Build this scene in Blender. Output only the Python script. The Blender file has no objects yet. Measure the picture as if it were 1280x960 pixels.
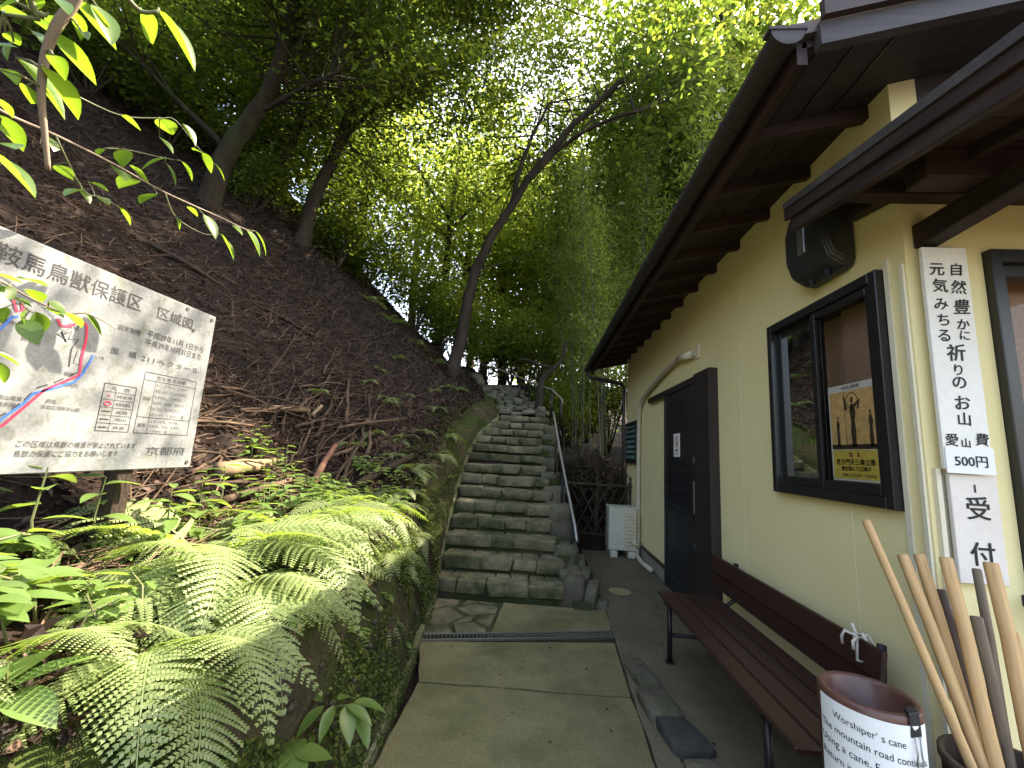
import bpy, bmesh, math, random
import numpy as np
from mathutils import Vector, Matrix, noise

# ------------------------------------------------------------------ camera, sky, sun, exposure
SC = bpy.context.scene
COL = SC.collection
R = math.radians
YAW, PITCH, ROLL, CAM_H, FPX = R(-4.005), R(9.233), R(3.269), 1.40, 520.0

cam_data = bpy.data.cameras.new('camera')
cam_data.sensor_fit = 'HORIZONTAL'
cam_data.sensor_width = 36.0
cam_data.lens = 36.0 * FPX / 1280.0
cam_data.clip_start = 0.02
cam_data.clip_end = 600.0
cam = bpy.data.objects.new('camera', cam_data)
COL.objects.link(cam)
fw = Vector((math.sin(YAW) * math.cos(PITCH), math.cos(YAW) * math.cos(PITCH), math.sin(PITCH)))
r0 = fw.cross(Vector((0, 0, 1))).normalized()
u0 = r0.cross(fw)
rr = math.cos(ROLL) * r0 + math.sin(ROLL) * u0
uu = -math.sin(ROLL) * r0 + math.cos(ROLL) * u0
cam.matrix_world = Matrix(((rr.x, uu.x, -fw.x, 0), (rr.y, uu.y, -fw.y, 0), (rr.z, uu.z, -fw.z, CAM_H), (0, 0, 0, 1)))
SC.camera = cam

SUN_TO = Vector((1.0, 0.72, 1.40)).normalized()          # towards the sun: ahead, to the right, above the roof
sun_elev = math.asin(SUN_TO.z)
sun_az = math.atan2(SUN_TO.x, SUN_TO.y)
world = bpy.data.worlds.new('World')
SC.world = world
world.use_nodes = True
wn = world.node_tree
wn.nodes.clear()
w_out = wn.nodes.new('ShaderNodeOutputWorld')
w_bg = wn.nodes.new('ShaderNodeBackground')
w_sky = wn.nodes.new('ShaderNodeTexSky')
w_sky.sky_type = 'NISHITA'
w_sky.sun_disc = False
w_sky.sun_elevation = sun_elev
w_sky.sun_rotation = sun_az
w_sky.air_density = 1.0
w_sky.dust_density = 3.5
w_sky.ozone_density = 0.8
w_bg.inputs['Strength'].default_value = 0.15
wn.links.new(w_sky.outputs[0], w_bg.inputs[0])
wn.links.new(w_bg.outputs[0], w_out.inputs[0])

sun_data = bpy.data.lights.new('sun', 'SUN')
sun_data.energy = 4.0
sun_data.angle = R(0.55)
sun_data.color = (1.0, 0.94, 0.84)
sun = bpy.data.objects.new('sun', sun_data)
COL.objects.link(sun)
sun.rotation_euler = SUN_TO.to_track_quat('Z', 'Y').to_euler()
sun.location = SUN_TO * 40

SC.view_settings.view_transform = 'Standard'
SC.view_settings.look = 'None'
SC.view_settings.gamma = 1.0
SC.view_settings.use_curve_mapping = False
SC.view_settings.exposure = 2.9
SC.view_settings.use_white_balance = True          # the photograph is balanced for open shade
SC.view_settings.white_balance_temperature = 7600
SC.view_settings.white_balance_tint = 12
SC.cycles.max_bounces = 7
SC.cycles.diffuse_bounces = 4
SC.cycles.glossy_bounces = 3
SC.cycles.transmission_bounces = 5
SC.cycles.transparent_max_bounces = 6
SC.cycles.sample_clamp_indirect = 6.0
SC.cycles.use_denoising = True

random.seed(7)
RNG = np.random.default_rng(11)

# ------------------------------------------------------------------ helpers
def tag(o, label=None, cat=None, group=None, kind=None):
    if label: o['label'] = label
    if cat: o['category'] = cat
    if group: o['group'] = group
    if kind: o['kind'] = kind
    return o

def empty(name, loc=(0, 0, 0), rz=0.0):
    o = bpy.data.objects.new(name, None)
    COL.objects.link(o)
    o.location = loc
    o.rotation_euler = (0, 0, rz)
    o.empty_display_size = 0.1
    return o

def link(name, mesh, parent=None, loc=None, rot=None, scale=None, m=None):
    o = bpy.data.objects.new(name, mesh)
    COL.objects.link(o)
    if parent is not None: o.parent = parent
    if loc is not None: o.location = loc
    if rot is not None: o.rotation_euler = rot
    if scale is not None: o.scale = scale
    if m is not None and len(mesh.materials) == 0: mesh.materials.append(m)
    return o

def copy_tree(o, parent=None):
    c = o.copy()
    COL.objects.link(c)
    c.parent = parent
    for ch in list(o.children):
        copy_tree(ch, c)
    return c

class MB:
    """collects shapes, builds ONE mesh object"""
    def __init__(s): s.v, s.f, s.mi = [], [], []
    def add(s, vs, fs, mi=0):
        b = len(s.v)
        s.v.extend([tuple(p) for p in vs])
        for f in fs:
            s.f.append(tuple(b + i for i in f)); s.mi.append(mi)
        return s
    def box(s, x0, x1, y0, y1, z0, z1, mi=0):
        vs = [(x0,y0,z0),(x1,y0,z0),(x1,y1,z0),(x0,y1,z0),(x0,y0,z1),(x1,y0,z1),(x1,y1,z1),(x0,y1,z1)]
        return s.add(vs, [(0,3,2,1),(4,5,6,7),(0,1,5,4),(1,2,6,5),(2,3,7,6),(3,0,4,7)], mi)
    def hexa(s, vs, mi=0):
        return s.add(vs, [(0,3,2,1),(4,5,6,7),(0,1,5,4),(1,2,6,5),(2,3,7,6),(3,0,4,7)], mi)
    def bar(s, a, b, w, h, up=(0,0,1), mi=0):
        a, b = Vector(a), Vector(b)
        d = (b - a).normalized()
        sd = d.cross(Vector(up))
        if sd.length < 1e-4: sd = d.cross(Vector((1,0,0)))
        sd.normalize(); up = sd.cross(d)
        q = []
        for p in (a, b):
            q.append([p - sd*w/2 - up*h/2, p + sd*w/2 - up*h/2, p + sd*w/2 + up*h/2, p - sd*w/2 + up*h/2])
        return s.add(q[0] + q[1], [(0,1,2,3),(7,6,5,4),(0,4,5,1),(1,5,6,2),(2,6,7,3),(3,7,4,0)], mi)
    def tube(s, path, rad, n=8, cap=True, mi=0):
        P = [Vector(p) for p in path]
        if not hasattr(rad, '__len__'): rad = [rad] * len(P)
        vs, fs = [], []
        prev = None
        for i, p in enumerate(P):
            if i == 0: d = P[1] - P[0]
            elif i == len(P) - 1: d = P[-1] - P[-2]
            else: d = P[i+1] - P[i-1]
            if d.length < 1e-9: d = Vector((0,0,1))
            d.normalize()
            if prev is None:
                u = d.cross(Vector((0,0,1)))
                if u.length < 0.05: u = d.cross(Vector((1,0,0)))
            else:
                u = prev - d * prev.dot(d)
            u.normalize(); prev = u
            w = d.cross(u)
            for k in range(n):
                a = 2*math.pi*k/n
                vs.append(p + (u*math.cos(a) + w*math.sin(a)) * rad[i])
        for i in range(len(P)-1):
            for k in range(n):
                k2 = (k+1) % n
                fs.append((i*n+k, i*n+k2, (i+1)*n+k2, (i+1)*n+k))
        if cap:
            fs.append(tuple(range(n-1, -1, -1)))
            fs.append(tuple((len(P)-1)*n + k for k in range(n)))
        return s.add(vs, fs, mi)
    def prism(s, poly, axis, a, b, mi=0):
        """poly: 2-D points; axis 'x','y','z' is the extrusion axis from a to b"""
        n = len(poly)
        def p3(q, t):
            if axis == 'x': return (t, q[0], q[1])
            if axis == 'y': return (q[0], t, q[1])
            return (q[0], q[1], t)
        vs = [p3(q, a) for q in poly] + [p3(q, b) for q in poly]
        fs = [tuple(range(n-1, -1, -1)), tuple(range(n, 2*n))]
        for i in range(n):
            j = (i+1) % n
            fs.append((i, j, n+j, n+i))
        return s.add(vs, fs, mi)
    def mesh(s, name, mats=None, smooth=False, bevel=0.0, seg=1):
        me = bpy.data.meshes.new(name)
        me.from_pydata(s.v, [], s.f)
        if mats is not None:
            for m in (mats if isinstance(mats, (list, tuple)) else [mats]): me.materials.append(m)
        if any(s.mi): me.polygons.foreach_set('material_index', s.mi)
        bm = bmesh.new(); bm.from_mesh(me)
        bmesh.ops.recalc_face_normals(bm, faces=bm.faces)
        if bevel > 0:
            bmesh.ops.bevel(bm, geom=list(bm.edges), offset=bevel, segments=seg, affect='EDGES', clamp_overlap=True)
        bm.to_mesh(me); bm.free()
        if smooth: me.polygons.foreach_set('use_smooth', [True]*len(me.polygons))
        me.update()
        return me
    def build(s, name, mats, parent=None, smooth=False, bevel=0.0, seg=1, loc=None):
        return link(name, s.mesh(name, mats, smooth, bevel, seg), parent, loc)

def quads_mesh(name, V, m=None, nv=4):
    """V: (N, nv, 3) array, one face each"""
    N = V.shape[0]
    me = bpy.data.meshes.new(name)
    me.vertices.add(N*nv); me.loops.add(N*nv); me.polygons.add(N)
    me.vertices.foreach_set('co', np.ascontiguousarray(V, dtype=np.float32).ravel())
    me.loops.foreach_set('vertex_index', np.arange(N*nv, dtype=np.int32))
    me.polygons.foreach_set('loop_start', np.arange(0, N*nv, nv, dtype=np.int32))
    me.polygons.foreach_set('loop_total', np.full(N, nv, dtype=np.int32))
    if m is not None: me.materials.append(m)
    me.update(calc_edges=True)
    me.validate()
    return me

def leaf_quads(P, L, W, el=(-0.7, 0.35), fold=0.12, rng=RNG):
    """two-face folded leaves; returns (2N,4,3): each leaf a pair of quads would cost more, so one bent 4-gon each"""
    N = len(P)
    a = rng.uniform(0, 2*np.pi, N); e = rng.uniform(el[0], el[1], N)
    d = np.stack([np.cos(a)*np.cos(e), np.sin(a)*np.cos(e), np.sin(e)], 1)
    up = np.tile(np.array([0, 0, 1.0]), (N, 1)) + rng.normal(0, 0.45, (N, 3))
    s = np.cross(d, up); s /= np.linalg.norm(s, axis=1, keepdims=True) + 1e-9
    n = np.cross(s, d)
    L = (L * rng.uniform(0.7, 1.25, N))[:, None]; W = (W * rng.uniform(0.75, 1.2, N))[:, None]
    V = np.stack([P, P + d*L*0.45 + s*W*0.5 + n*L*fold, P + d*L, P + d*L*0.45 - s*W*0.5 + n*L*fold], 1)
    return V

# ------------------------------------------------------------------ materials
def new_mat(name):
    m = bpy.data.materials.new(name); m.use_nodes = True
    nt = m.node_tree; b = nt.nodes['Principled BSDF']
    return m, nt, b

def ramp(nt, fac, stops):
    r = nt.nodes.new('ShaderNodeValToRGB')
    els = r.color_ramp.elements
    els[0].position, els[0].color = stops[0][0], (*stops[0][1], 1)
    els[1].position, els[1].color = stops[-1][0], (*stops[-1][1], 1)
    for p, c in stops[1:-1]:
        e = els.new(p); e.color = (*c, 1)
    nt.links.new(fac, r.inputs[0])
    return r.outputs[0]

def noise_tex(nt, scale, detail=5, rough=0.6, vec=None, dist=0.0):
    n = nt.nodes.new('ShaderNodeTexNoise')
    n.inputs['Scale'].default_value = scale; n.inputs['Detail'].default_value = detail
    n.inputs['Roughness'].default_value = rough; n.inputs['Distortion'].default_value = dist
    if vec is not None: nt.links.new(vec, n.inputs['Vector'])
    return n.outputs[0]

def coords(nt, kind='Object', scale=(1,1,1)):
    t = nt.nodes.new('ShaderNodeTexCoord')
    mp = nt.nodes.new('ShaderNodeMapping')
    mp.inputs['Scale'].default_value = scale
    nt.links.new(t.outputs[kind], mp.inputs[0])
    return mp.outputs[0]

def world_pos(nt, scale=(1,1,1)):
    g = nt.nodes.new('ShaderNodeNewGeometry')
    mp = nt.nodes.new('ShaderNodeMapping'); mp.inputs['Scale'].default_value = scale
    nt.links.new(g.outputs['Position'], mp.inputs[0])
    return mp.outputs[0]

def mixc(nt, a, b, fac, mode='MIX'):
    x = nt.nodes.new('ShaderNodeMix'); x.data_type = 'RGBA'; x.blend_type = mode
    for sock, val in ((x.inputs[6], a), (x.inputs[7], b), (x.inputs[0], fac)):
        if hasattr(val, 'is_output') or hasattr(val, 'links'): nt.links.new(val, sock)
        elif isinstance(val, (tuple, list)): sock.default_value = (*val[:3], 1)
        else: sock.default_value = val
    return x.outputs[2]

def bump(nt, b, h, strength=0.3, dist=0.01, prev=None):
    n = nt.nodes.new('ShaderNodeBump')
    n.inputs['Strength'].default_value = strength; n.inputs['Distance'].default_value = dist
    nt.links.new(h, n.inputs['Height'])
    if prev is not None: nt.links.new(prev, n.inputs['Normal'])
    nt.links.new(n.outputs[0], b.inputs['Normal'])
    return n.outputs[0]

def surf(name, c0, c1, scale=4.0, rough=0.8, fine=40.0, bumps=0.3, bdist=0.008, spec=0.3, stain=None, stain_scale=0.9, stain_lo=0.5, stain_hi=0.7, stretch=(1,1,1), vary=0.0, grain=0.8):
    """mottled procedural surface in world space: two tones, optional stain colour, fine relief"""
    m, nt, b = new_mat(name)
    v = world_pos(nt, stretch)
    n1 = noise_tex(nt, scale, 6, 0.65, v)
    c = ramp(nt, n1, [(0.3, c0), (0.7, c1)])
    n2 = noise_tex(nt, fine, 4, 0.6, v)
    c = mixc(nt, c, ramp(nt, n2, [(0.3, (0.72,)*3), (0.7, (1.15,)*3)]), grain, 'MULTIPLY')
    if stain is not None:
        n3 = noise_tex(nt, stain_scale, 7, 0.68, v, 0.3)
        c = mixc(nt, c, stain, ramp(nt, n3, [(stain_lo, (0,0,0)), (stain_hi, (1,1,1))]))
    if vary > 0:
        oi = nt.nodes.new('ShaderNodeObjectInfo')
        c = mixc(nt, c, ramp(nt, oi.outputs['Random'], [(0.0, (1-vary,)*3), (1.0, (1+vary,)*3)]), 1.0, 'MULTIPLY')
    nt.links.new(c, b.inputs['Base Color'])
    b.inputs['Roughness'].default_value = rough
    b.inputs['Specular IOR Level'].default_value = spec
    p = bump(nt, b, n2, bumps, bdist)
    bump(nt, b, n1, bumps*0.7, bdist*3, p)
    return m

def wood(name, c0, c1, axis='y', rough=0.55, scale=18, spec=0.35, vary=0.12, bumps=0.25):
    m, nt, b = new_mat(name)
    st = {'x': (0.06,1,1), 'y': (1,0.06,1), 'z': (1,1,0.06)}[axis]
    v = coords(nt, 'Object', st)
    n1 = noise_tex(nt, scale, 6, 0.65, v, 0.4)
    c = ramp(nt, n1, [(0.3, c0), (0.7, c1)])
    n2 = noise_tex(nt, scale*5, 3, 0.6, v)
    c = mixc(nt, c, ramp(nt, n2, [(0.3, (0.75,)*3), (0.7, (1.12,)*3)]), 0.7, 'MULTIPLY')
    oi = nt.nodes.new('ShaderNodeObjectInfo')
    c = mixc(nt, c, ramp(nt, oi.outputs['Random'], [(0.0, (1-vary,)*3), (1.0, (1+vary,)*3)]), 1.0, 'MULTIPLY')
    nt.links.new(c, b.inputs['Base Color'])
    b.inputs['Roughness'].default_value = rough; b.inputs['Specular IOR Level'].default_value = spec
    bump(nt, b, n1, bumps, 0.004)
    return m

def plain(name, c, rough=0.6, metal=0.0, spec=0.4, nz=0.12):
    m, nt, b = new_mat(name)
    n1 = noise_tex(nt, 25, 4, 0.6, world_pos(nt))
    cc = mixc(nt, c, ramp(nt, n1, [(0.3, (1-nz,)*3), (0.7, (1+nz,)*3)]), 1.0, 'MULTIPLY')
    nt.links.new(cc, b.inputs['Base Color'])
    b.inputs['Roughness'].default_value = rough; b.inputs['Metallic'].default_value = metal
    b.inputs['Specular IOR Level'].default_value = spec
    return m

def leafmat(name, stops, tstops, trans=0.5, rough=0.42, spec=0.35):
    """leaf blades: reflected colour varies per leaf, light also comes through the blade"""
    m = bpy.data.materials.new(name); m.use_nodes = True
    nt = m.node_tree; b = nt.nodes['Principled BSDF']; out = nt.nodes['Material Output']
    g = nt.nodes.new('ShaderNodeNewGeometry')
    nz = noise_tex(nt, 0.7, 2, 0.5, world_pos(nt))
    ad = nt.nodes.new('ShaderNodeMath'); ad.operation = 'MULTIPLY_ADD'
    nt.links.new(nz, ad.inputs[0]); ad.inputs[1].default_value = 0.7
    sb = nt.nodes.new('ShaderNodeMath'); sb.operation = 'MULTIPLY'
    nt.links.new(g.outputs['Random Per Island'], sb.inputs[0]); sb.inputs[1].default_value = 0.65
    sb2 = nt.nodes.new('ShaderNodeMath'); sb2.operation = 'SUBTRACT'
    nt.links.new(sb.outputs[0], sb2.inputs[0]); sb2.inputs[1].default_value = 0.17
    nt.links.new(sb2.outputs[0], ad.inputs[2])
    c = ramp(nt, ad.outputs[0], stops); t = ramp(nt, ad.outputs[0], tstops)
    nt.links.new(c, b.inputs['Base Color'])
    b.inputs['Roughness'].default_value = rough; b.inputs['Specular IOR Level'].default_value = spec
    tr = nt.nodes.new('ShaderNodeBsdfTranslucent'); nt.links.new(t, tr.inputs[0])
    mx = nt.nodes.new('ShaderNodeMixShader'); mx.inputs[0].default_value = trans
    nt.links.new(b.outputs[0], mx.inputs[1]); nt.links.new(tr.outputs[0], mx.inputs[2])
    nt.links.new(mx.outputs[0], out.inputs[0])
    return m

def glassmat(name, tint=(1,1,1), refl=0.9):
    m = bpy.data.materials.new(name); m.use_nodes = True
    nt = m.node_tree; out = nt.nodes['Material Output']; nt.nodes.remove(nt.nodes['Principled BSDF'])
    gl = nt.nodes.new('ShaderNodeBsdfGlossy'); gl.inputs['Roughness'].default_value = 0.015
    gl.inputs['Color'].default_value = (refl, refl, refl, 1)
    tp = nt.nodes.new('ShaderNodeBsdfTransparent'); tp.inputs['Color'].default_value = (*tint, 1)
    fr = nt.nodes.new('ShaderNodeLayerWeight'); fr.inputs['Blend'].default_value = 0.22
    mx = nt.nodes.new('ShaderNodeMixShader')
    nt.links.new(fr.outputs[0], mx.inputs[0]); nt.links.new(tp.outputs[0], mx.inputs[1]); nt.links.new(gl.outputs[0], mx.inputs[2])
    nt.links.new(mx.outputs[0], out.inputs[0])
    return m

M = {}
M['plaster'] = surf('cream_plaster', (0.81,0.69,0.35), (0.85,0.735,0.41), 0.7, 0.8, 60, 0.02, 0.001, 0.25, stain=(0.66,0.57,0.30), stain_scale=0.9, stain_lo=0.56, stain_hi=0.9, grain=0.10)
M['plaster_trim'] = surf('pale_trim', (0.70,0.63,0.46), (0.78,0.72,0.55), 2.0, 0.8, 60, 0.08, 0.002, grain=0.2)
M['plinth'] = surf('plinth_concrete', (0.22,0.21,0.17), (0.32,0.30,0.23), 3, 0.9, 50, 0.3, 0.004)
M['darkwood'] = wood('dark_stained_wood', (0.020,0.011,0.010), (0.050,0.029,0.026), 'y', 0.6)
M['darkwood_x'] = wood('dark_stained_wood_across', (0.022,0.012,0.011), (0.055,0.031,0.028), 'x', 0.6)
M['soffit'] = wood('soffit_board', (0.020,0.013,0.012), (0.046,0.030,0.027), 'x', 0.65, 12)
M['barge'] = wood('weathered_barge_board', (0.034,0.027,0.028), (0.07,0.057,0.056), 'x', 0.6)
M['rooftop'] = surf('roof_sheet', (0.05,0.045,0.045), (0.09,0.08,0.08), 3, 0.5, 40, 0.2, 0.003)
M['gutter'] = plain('brown_gutter', (0.035,0.027,0.028), 0.45)
M['frame'] = plain('black_brown_aluminium', (0.014,0.013,0.014), 0.38, 0.0, 0.5)
M['doorblack'] = plain('dark_navy_door_panel', (0.010,0.011,0.016), 0.4, 0.0, 0.5)
M['doorframe'] = wood('door_frame_brown', (0.020,0.014,0.013), (0.036,0.025,0.022), 'z', 0.5)
M['glass'] = glassmat('window_glass')
M['blind'] = surf('brown_blind', (0.30,0.185,0.13), (0.40,0.26,0.19), 2, 0.8, 70, 0.1, 0.002)
M['interior'] = surf('interior_wall', (0.30,0.24,0.16), (0.40,0.32,0.22), 1, 0.9, 30, 0.1, 0.002)
M['bench'] = wood('bench_red_brown_paint', (0.026,0.010,0.008), (0.048,0.018,0.013), 'y', 0.45, 10, 0.45)
M['blackmetal'] = plain('black_painted_steel', (0.016,0.014,0.016), 0.4, 0.3)
M['greymetal'] = plain('galvanised_steel', (0.30,0.31,0.31), 0.38, 0.8)
M['grate'] = plain('drain_steel', (0.12,0.12,0.10), 0.5, 0.7)
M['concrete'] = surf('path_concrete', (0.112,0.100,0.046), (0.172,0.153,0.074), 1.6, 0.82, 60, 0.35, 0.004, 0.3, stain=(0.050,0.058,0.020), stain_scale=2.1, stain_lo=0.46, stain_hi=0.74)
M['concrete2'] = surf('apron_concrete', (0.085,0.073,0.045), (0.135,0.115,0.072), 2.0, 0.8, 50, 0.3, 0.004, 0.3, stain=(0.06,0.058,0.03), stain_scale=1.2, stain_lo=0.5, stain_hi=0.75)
M['kerb'] = surf('mossy_kerb', (0.10,0.10,0.05), (0.17,0.165,0.09), 3, 0.9, 50, 0.5, 0.006, 0.2, stain=(0.045,0.062,0.014), stain_scale=2.5, stain_lo=0.42, stain_hi=0.62)
M['stone'] = surf('step_stone', (0.085,0.075,0.043), (0.20,0.178,0.105), 7, 0.85, 45, 0.8, 0.010, 0.25, stain=(0.036,0.046,0.014), stain_scale=3.2, stain_lo=0.46, stain_hi=0.66, vary=0.2)
M['mortar'] = surf('dark_joint', (0.030,0.032,0.016), (0.065,0.062,0.034), 6, 0.95, 60, 0.5, 0.006, 0.2, stain=(0.030,0.048,0.010), stain_scale=3, stain_lo=0.42, stain_hi=0.6)
M['rock'] = surf('edge_rock', (0.060,0.054,0.036), (0.135,0.12,0.080), 5, 0.85, 40, 0.7, 0.01, 0.3, stain=(0.045,0.055,0.018), stain_scale=3, stain_lo=0.5, stain_hi=0.7, vary=0.25)
M['bankstone'] = surf('earthy_stone', (0.028,0.024,0.017), (0.075,0.066,0.048), 12, 0.9, 60, 0.7, 0.006, 0.2)
M['bluerock'] = surf('dark_grey_rock', (0.022,0.021,0.018), (0.052,0.050,0.043), 8, 0.95, 40, 0.5, 0.008, 0.4)
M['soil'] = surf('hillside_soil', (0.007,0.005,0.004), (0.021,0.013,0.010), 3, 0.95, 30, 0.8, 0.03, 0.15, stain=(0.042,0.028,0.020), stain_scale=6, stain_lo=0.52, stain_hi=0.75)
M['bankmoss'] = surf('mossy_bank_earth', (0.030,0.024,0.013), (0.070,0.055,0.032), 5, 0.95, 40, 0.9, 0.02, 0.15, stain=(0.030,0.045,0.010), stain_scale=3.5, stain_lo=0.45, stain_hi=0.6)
M['bark'] = surf('grey_brown_bark', (0.020,0.014,0.010), (0.055,0.040,0.028), 6, 0.9, 35, 0.9, 0.02, 0.2, stretch=(1,1,0.25))
M['mossbark'] = surf('mossy_bark', (0.016,0.011,0.007), (0.040,0.028,0.017), 5, 0.9, 35, 0.9, 0.02, 0.2, stain=(0.028,0.036,0.010), stain_scale=2.5, stain_lo=0.5, stain_hi=0.65, stretch=(1,1,0.35))
M['deadwood'] = surf('dead_branch_bark', (0.028,0.018,0.012), (0.090,0.060,0.039), 7, 0.9, 40, 0.6, 0.006, 0.2, vary=0.45)
M['redstick'] = surf('red_brown_stick', (0.10,0.045,0.028), (0.18,0.09,0.055), 8, 0.85, 40, 0.5, 0.005)
M['palewood'] = surf('pale_cut_wood', (0.13,0.092,0.050), (0.22,0.16,0.09), 8, 0.8, 40, 0.4, 0.005)
M['cane'] = wood('bare_cane_wood', (0.44,0.255,0.105), (0.66,0.43,0.21), 'z', 0.6, 22, 0.3, 0.14)
M['canedark'] = wood('dark_cane_wood', (0.06,0.038,0.026), (0.12,0.08,0.055), 'z', 0.6, 22, 0.3, 0.1)
M['canegrey'] = wood('weathered_cane_wood', (0.15,0.11,0.075), (0.27,0.21,0.15), 'z', 0.7, 22, 0.3, 0.1)
M['terracotta'] = surf('glazed_brown_pipe', (0.075,0.028,0.020), (0.13,0.055,0.040), 4, 0.35, 40, 0.2, 0.003, 0.5, stain=(0.06,0.025,0.02), stain_scale=3, stain_lo=0.5, stain_hi=0.8)
M['paper'] = surf('laminated_paper', (0.76,0.76,0.74), (0.82,0.82,0.80), 3, 0.4, 30, 0.03, 0.001, 0.4, grain=0.06)
M['signwhite'] = surf('white_painted_board', (0.76,0.72,0.65), (0.82,0.79,0.72), 2.5, 0.7, 40, 0.12, 0.002, 0.3, stain=(0.66,0.61,0.52), stain_scale=1.8, stain_lo=0.5, stain_hi=0.9, grain=0.15)
M['signpink'] = surf('old_white_board', (0.68,0.61,0.54), (0.75,0.69,0.62), 2.5, 0.7, 40, 0.08, 0.002, grain=0.15)
M['ink'] = plain('black_ink', (0.012,0.012,0.014), 0.6)
M['greyink'] = plain('faded_grey_ink', (0.030,0.030,0.032), 0.7)
M['redink'] = plain('red_ink', (0.42,0.02,0.06), 0.6)
M['blueink'] = plain('blue_ink', (0.02,0.10,0.36), 0.6)
M['board'] = surf('lichen_spotted_white_board', (0.135,0.147,0.15), (0.19,0.203,0.21), 14, 0.6, 90, 0.1, 0.002, 0.3, stain=(0.075,0.088,0.065), stain_scale=16, stain_lo=0.52, stain_hi=0.74)
M['plastic_grey'] = plain('dark_grey_plastic', (0.030,0.033,0.034), 0.42, 0.0, 0.5)
M['beige'] = surf('beige_plastic', (0.46,0.41,0.30), (0.55,0.49,0.36), 4, 0.55, 50, 0.1, 0.002)
M['acwhite'] = surf('aged_white_enamel', (0.46,0.45,0.37), (0.56,0.54,0.45), 4, 0.5, 50, 0.1, 0.002, 0.4, stain=(0.33,0.31,0.23), stain_scale=4, stain_lo=0.5, stain_hi=0.8)
M['iron'] = surf('worn_manhole_iron', (0.20,0.17,0.085), (0.30,0.26,0.14), 8, 0.6, 60, 0.3, 0.003)
M['cord'] = plain('white_cord', (0.62,0.58,0.50), 0.9)
M['skin'] = plain('skin', (0.50,0.30,0.21), 0.5)
M['clothdark'] = plain('dark_jacket_cloth', (0.02,0.02,0.035), 0.9)
M['hair'] = plain('black_hair', (0.012,0.010,0.009), 0.5)
M['maskwhite'] = plain('white_cloth_mask', (0.75,0.75,0.73), 0.8)
M['lime'] = plain('lime_green_ribbon', (0.35,0.55,0.05), 0.6)
M['posterorange'] = surf('poster_orange_print', (0.74,0.46,0.18), (0.84,0.62,0.30), 4, 0.4, 30, 0.02, 0.001, 0.4)
M['posteryellow'] = plain('poster_yellow_print', (0.74,0.60,0.13), 0.4)
M['posterdark'] = surf('poster_dark_print', (0.03,0.025,0.02), (0.10,0.08,0.06), 30, 0.5, 80, 0.02, 0.001)
M['tealglass'] = plain('dusty_teal_glass', (0.10,0.20,0.20), 0.2, 0.0, 0.6)
# foliage
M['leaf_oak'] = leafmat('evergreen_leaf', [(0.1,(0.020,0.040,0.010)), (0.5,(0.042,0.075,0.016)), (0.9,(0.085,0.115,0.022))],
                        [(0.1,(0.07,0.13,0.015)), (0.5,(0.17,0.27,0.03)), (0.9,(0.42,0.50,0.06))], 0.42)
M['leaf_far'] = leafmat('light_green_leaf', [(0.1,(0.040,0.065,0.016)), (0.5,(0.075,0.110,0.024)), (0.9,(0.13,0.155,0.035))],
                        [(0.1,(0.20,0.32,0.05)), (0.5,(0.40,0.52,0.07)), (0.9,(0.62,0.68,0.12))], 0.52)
M['leaf_bamboo'] = leafmat('bamboo_leaf', [(0.1,(0.050,0.080,0.018)), (0.5,(0.085,0.120,0.026)), (0.9,(0.13,0.165,0.04))],
                        [(0.1,(0.16,0.27,0.04)), (0.5,(0.30,0.42,0.06)), (0.9,(0.46,0.55,0.09))], 0.46)
M['leaf_front'] = leafmat('glossy_foreground_leaf', [(0.1,(0.040,0.080,0.020)), (0.5,(0.065,0.125,0.026)), (0.9,(0.10,0.17,0.03))],
                        [(0.1,(0.09,0.19,0.012)), (0.5,(0.17,0.30,0.018)), (0.9,(0.26,0.38,0.03))], 0.5, 0.32, 0.45)
M['fern'] = leafmat('fern_frond', [(0.1,(0.11,0.155,0.055)), (0.5,(0.145,0.195,0.078)), (0.9,(0.19,0.23,0.105))],
                        [(0.1,(0.20,0.33,0.04)), (0.5,(0.28,0.42,0.05)), (0.9,(0.38,0.50,0.07))], 0.32, 0.5)
M['herb'] = leafmat('undergrowth_leaf', [(0.1,(0.045,0.090,0.030)), (0.5,(0.075,0.130,0.036)), (0.9,(0.12,0.175,0.045))],
                        [(0.1,(0.16,0.30,0.04)), (0.5,(0.26,0.40,0.05)), (0.9,(0.36,0.48,0.07))], 0.32, 0.35, 0.45)
M['stem'] = plain('green_brown_stem', (0.075,0.085,0.030), 0.6)
M['twig'] = plain('grey_twig', (0.16,0.12,0.085), 0.7)
M['culm'] = surf('bamboo_culm', (0.014,0.016,0.007), (0.042,0.046,0.018), 3, 0.5, 30, 0.1, 0.003, 0.4, vary=0.35)
M['litter'] = leafmat('dead_leaf', [(0.1,(0.009,0.005,0.004)), (0.5,(0.028,0.016,0.012)), (0.9,(0.10,0.062,0.045))],
                        [(0.1,(0.05,0.03,0.02)), (0.5,(0.10,0.06,0.03)), (0.9,(0.2,0.12,0.06))], 0.12, 0.7, 0.25)
M['mosstuft'] = leafmat('moss_tuft', [(0.1,(0.020,0.036,0.008)), (0.5,(0.048,0.072,0.014)), (0.9,(0.095,0.125,0.026))],
                        [(0.1,(0.06,0.10,0.01)), (0.5,(0.10,0.16,0.02)), (0.9,(0.16,0.22,0.03))], 0.2, 0.8, 0.2)
M['lattice'] = surf('dark_old_bamboo', (0.022,0.017,0.010), (0.055,0.043,0.026), 6, 0.7, 40, 0.3, 0.003, 0.3, vary=0.3)

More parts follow.
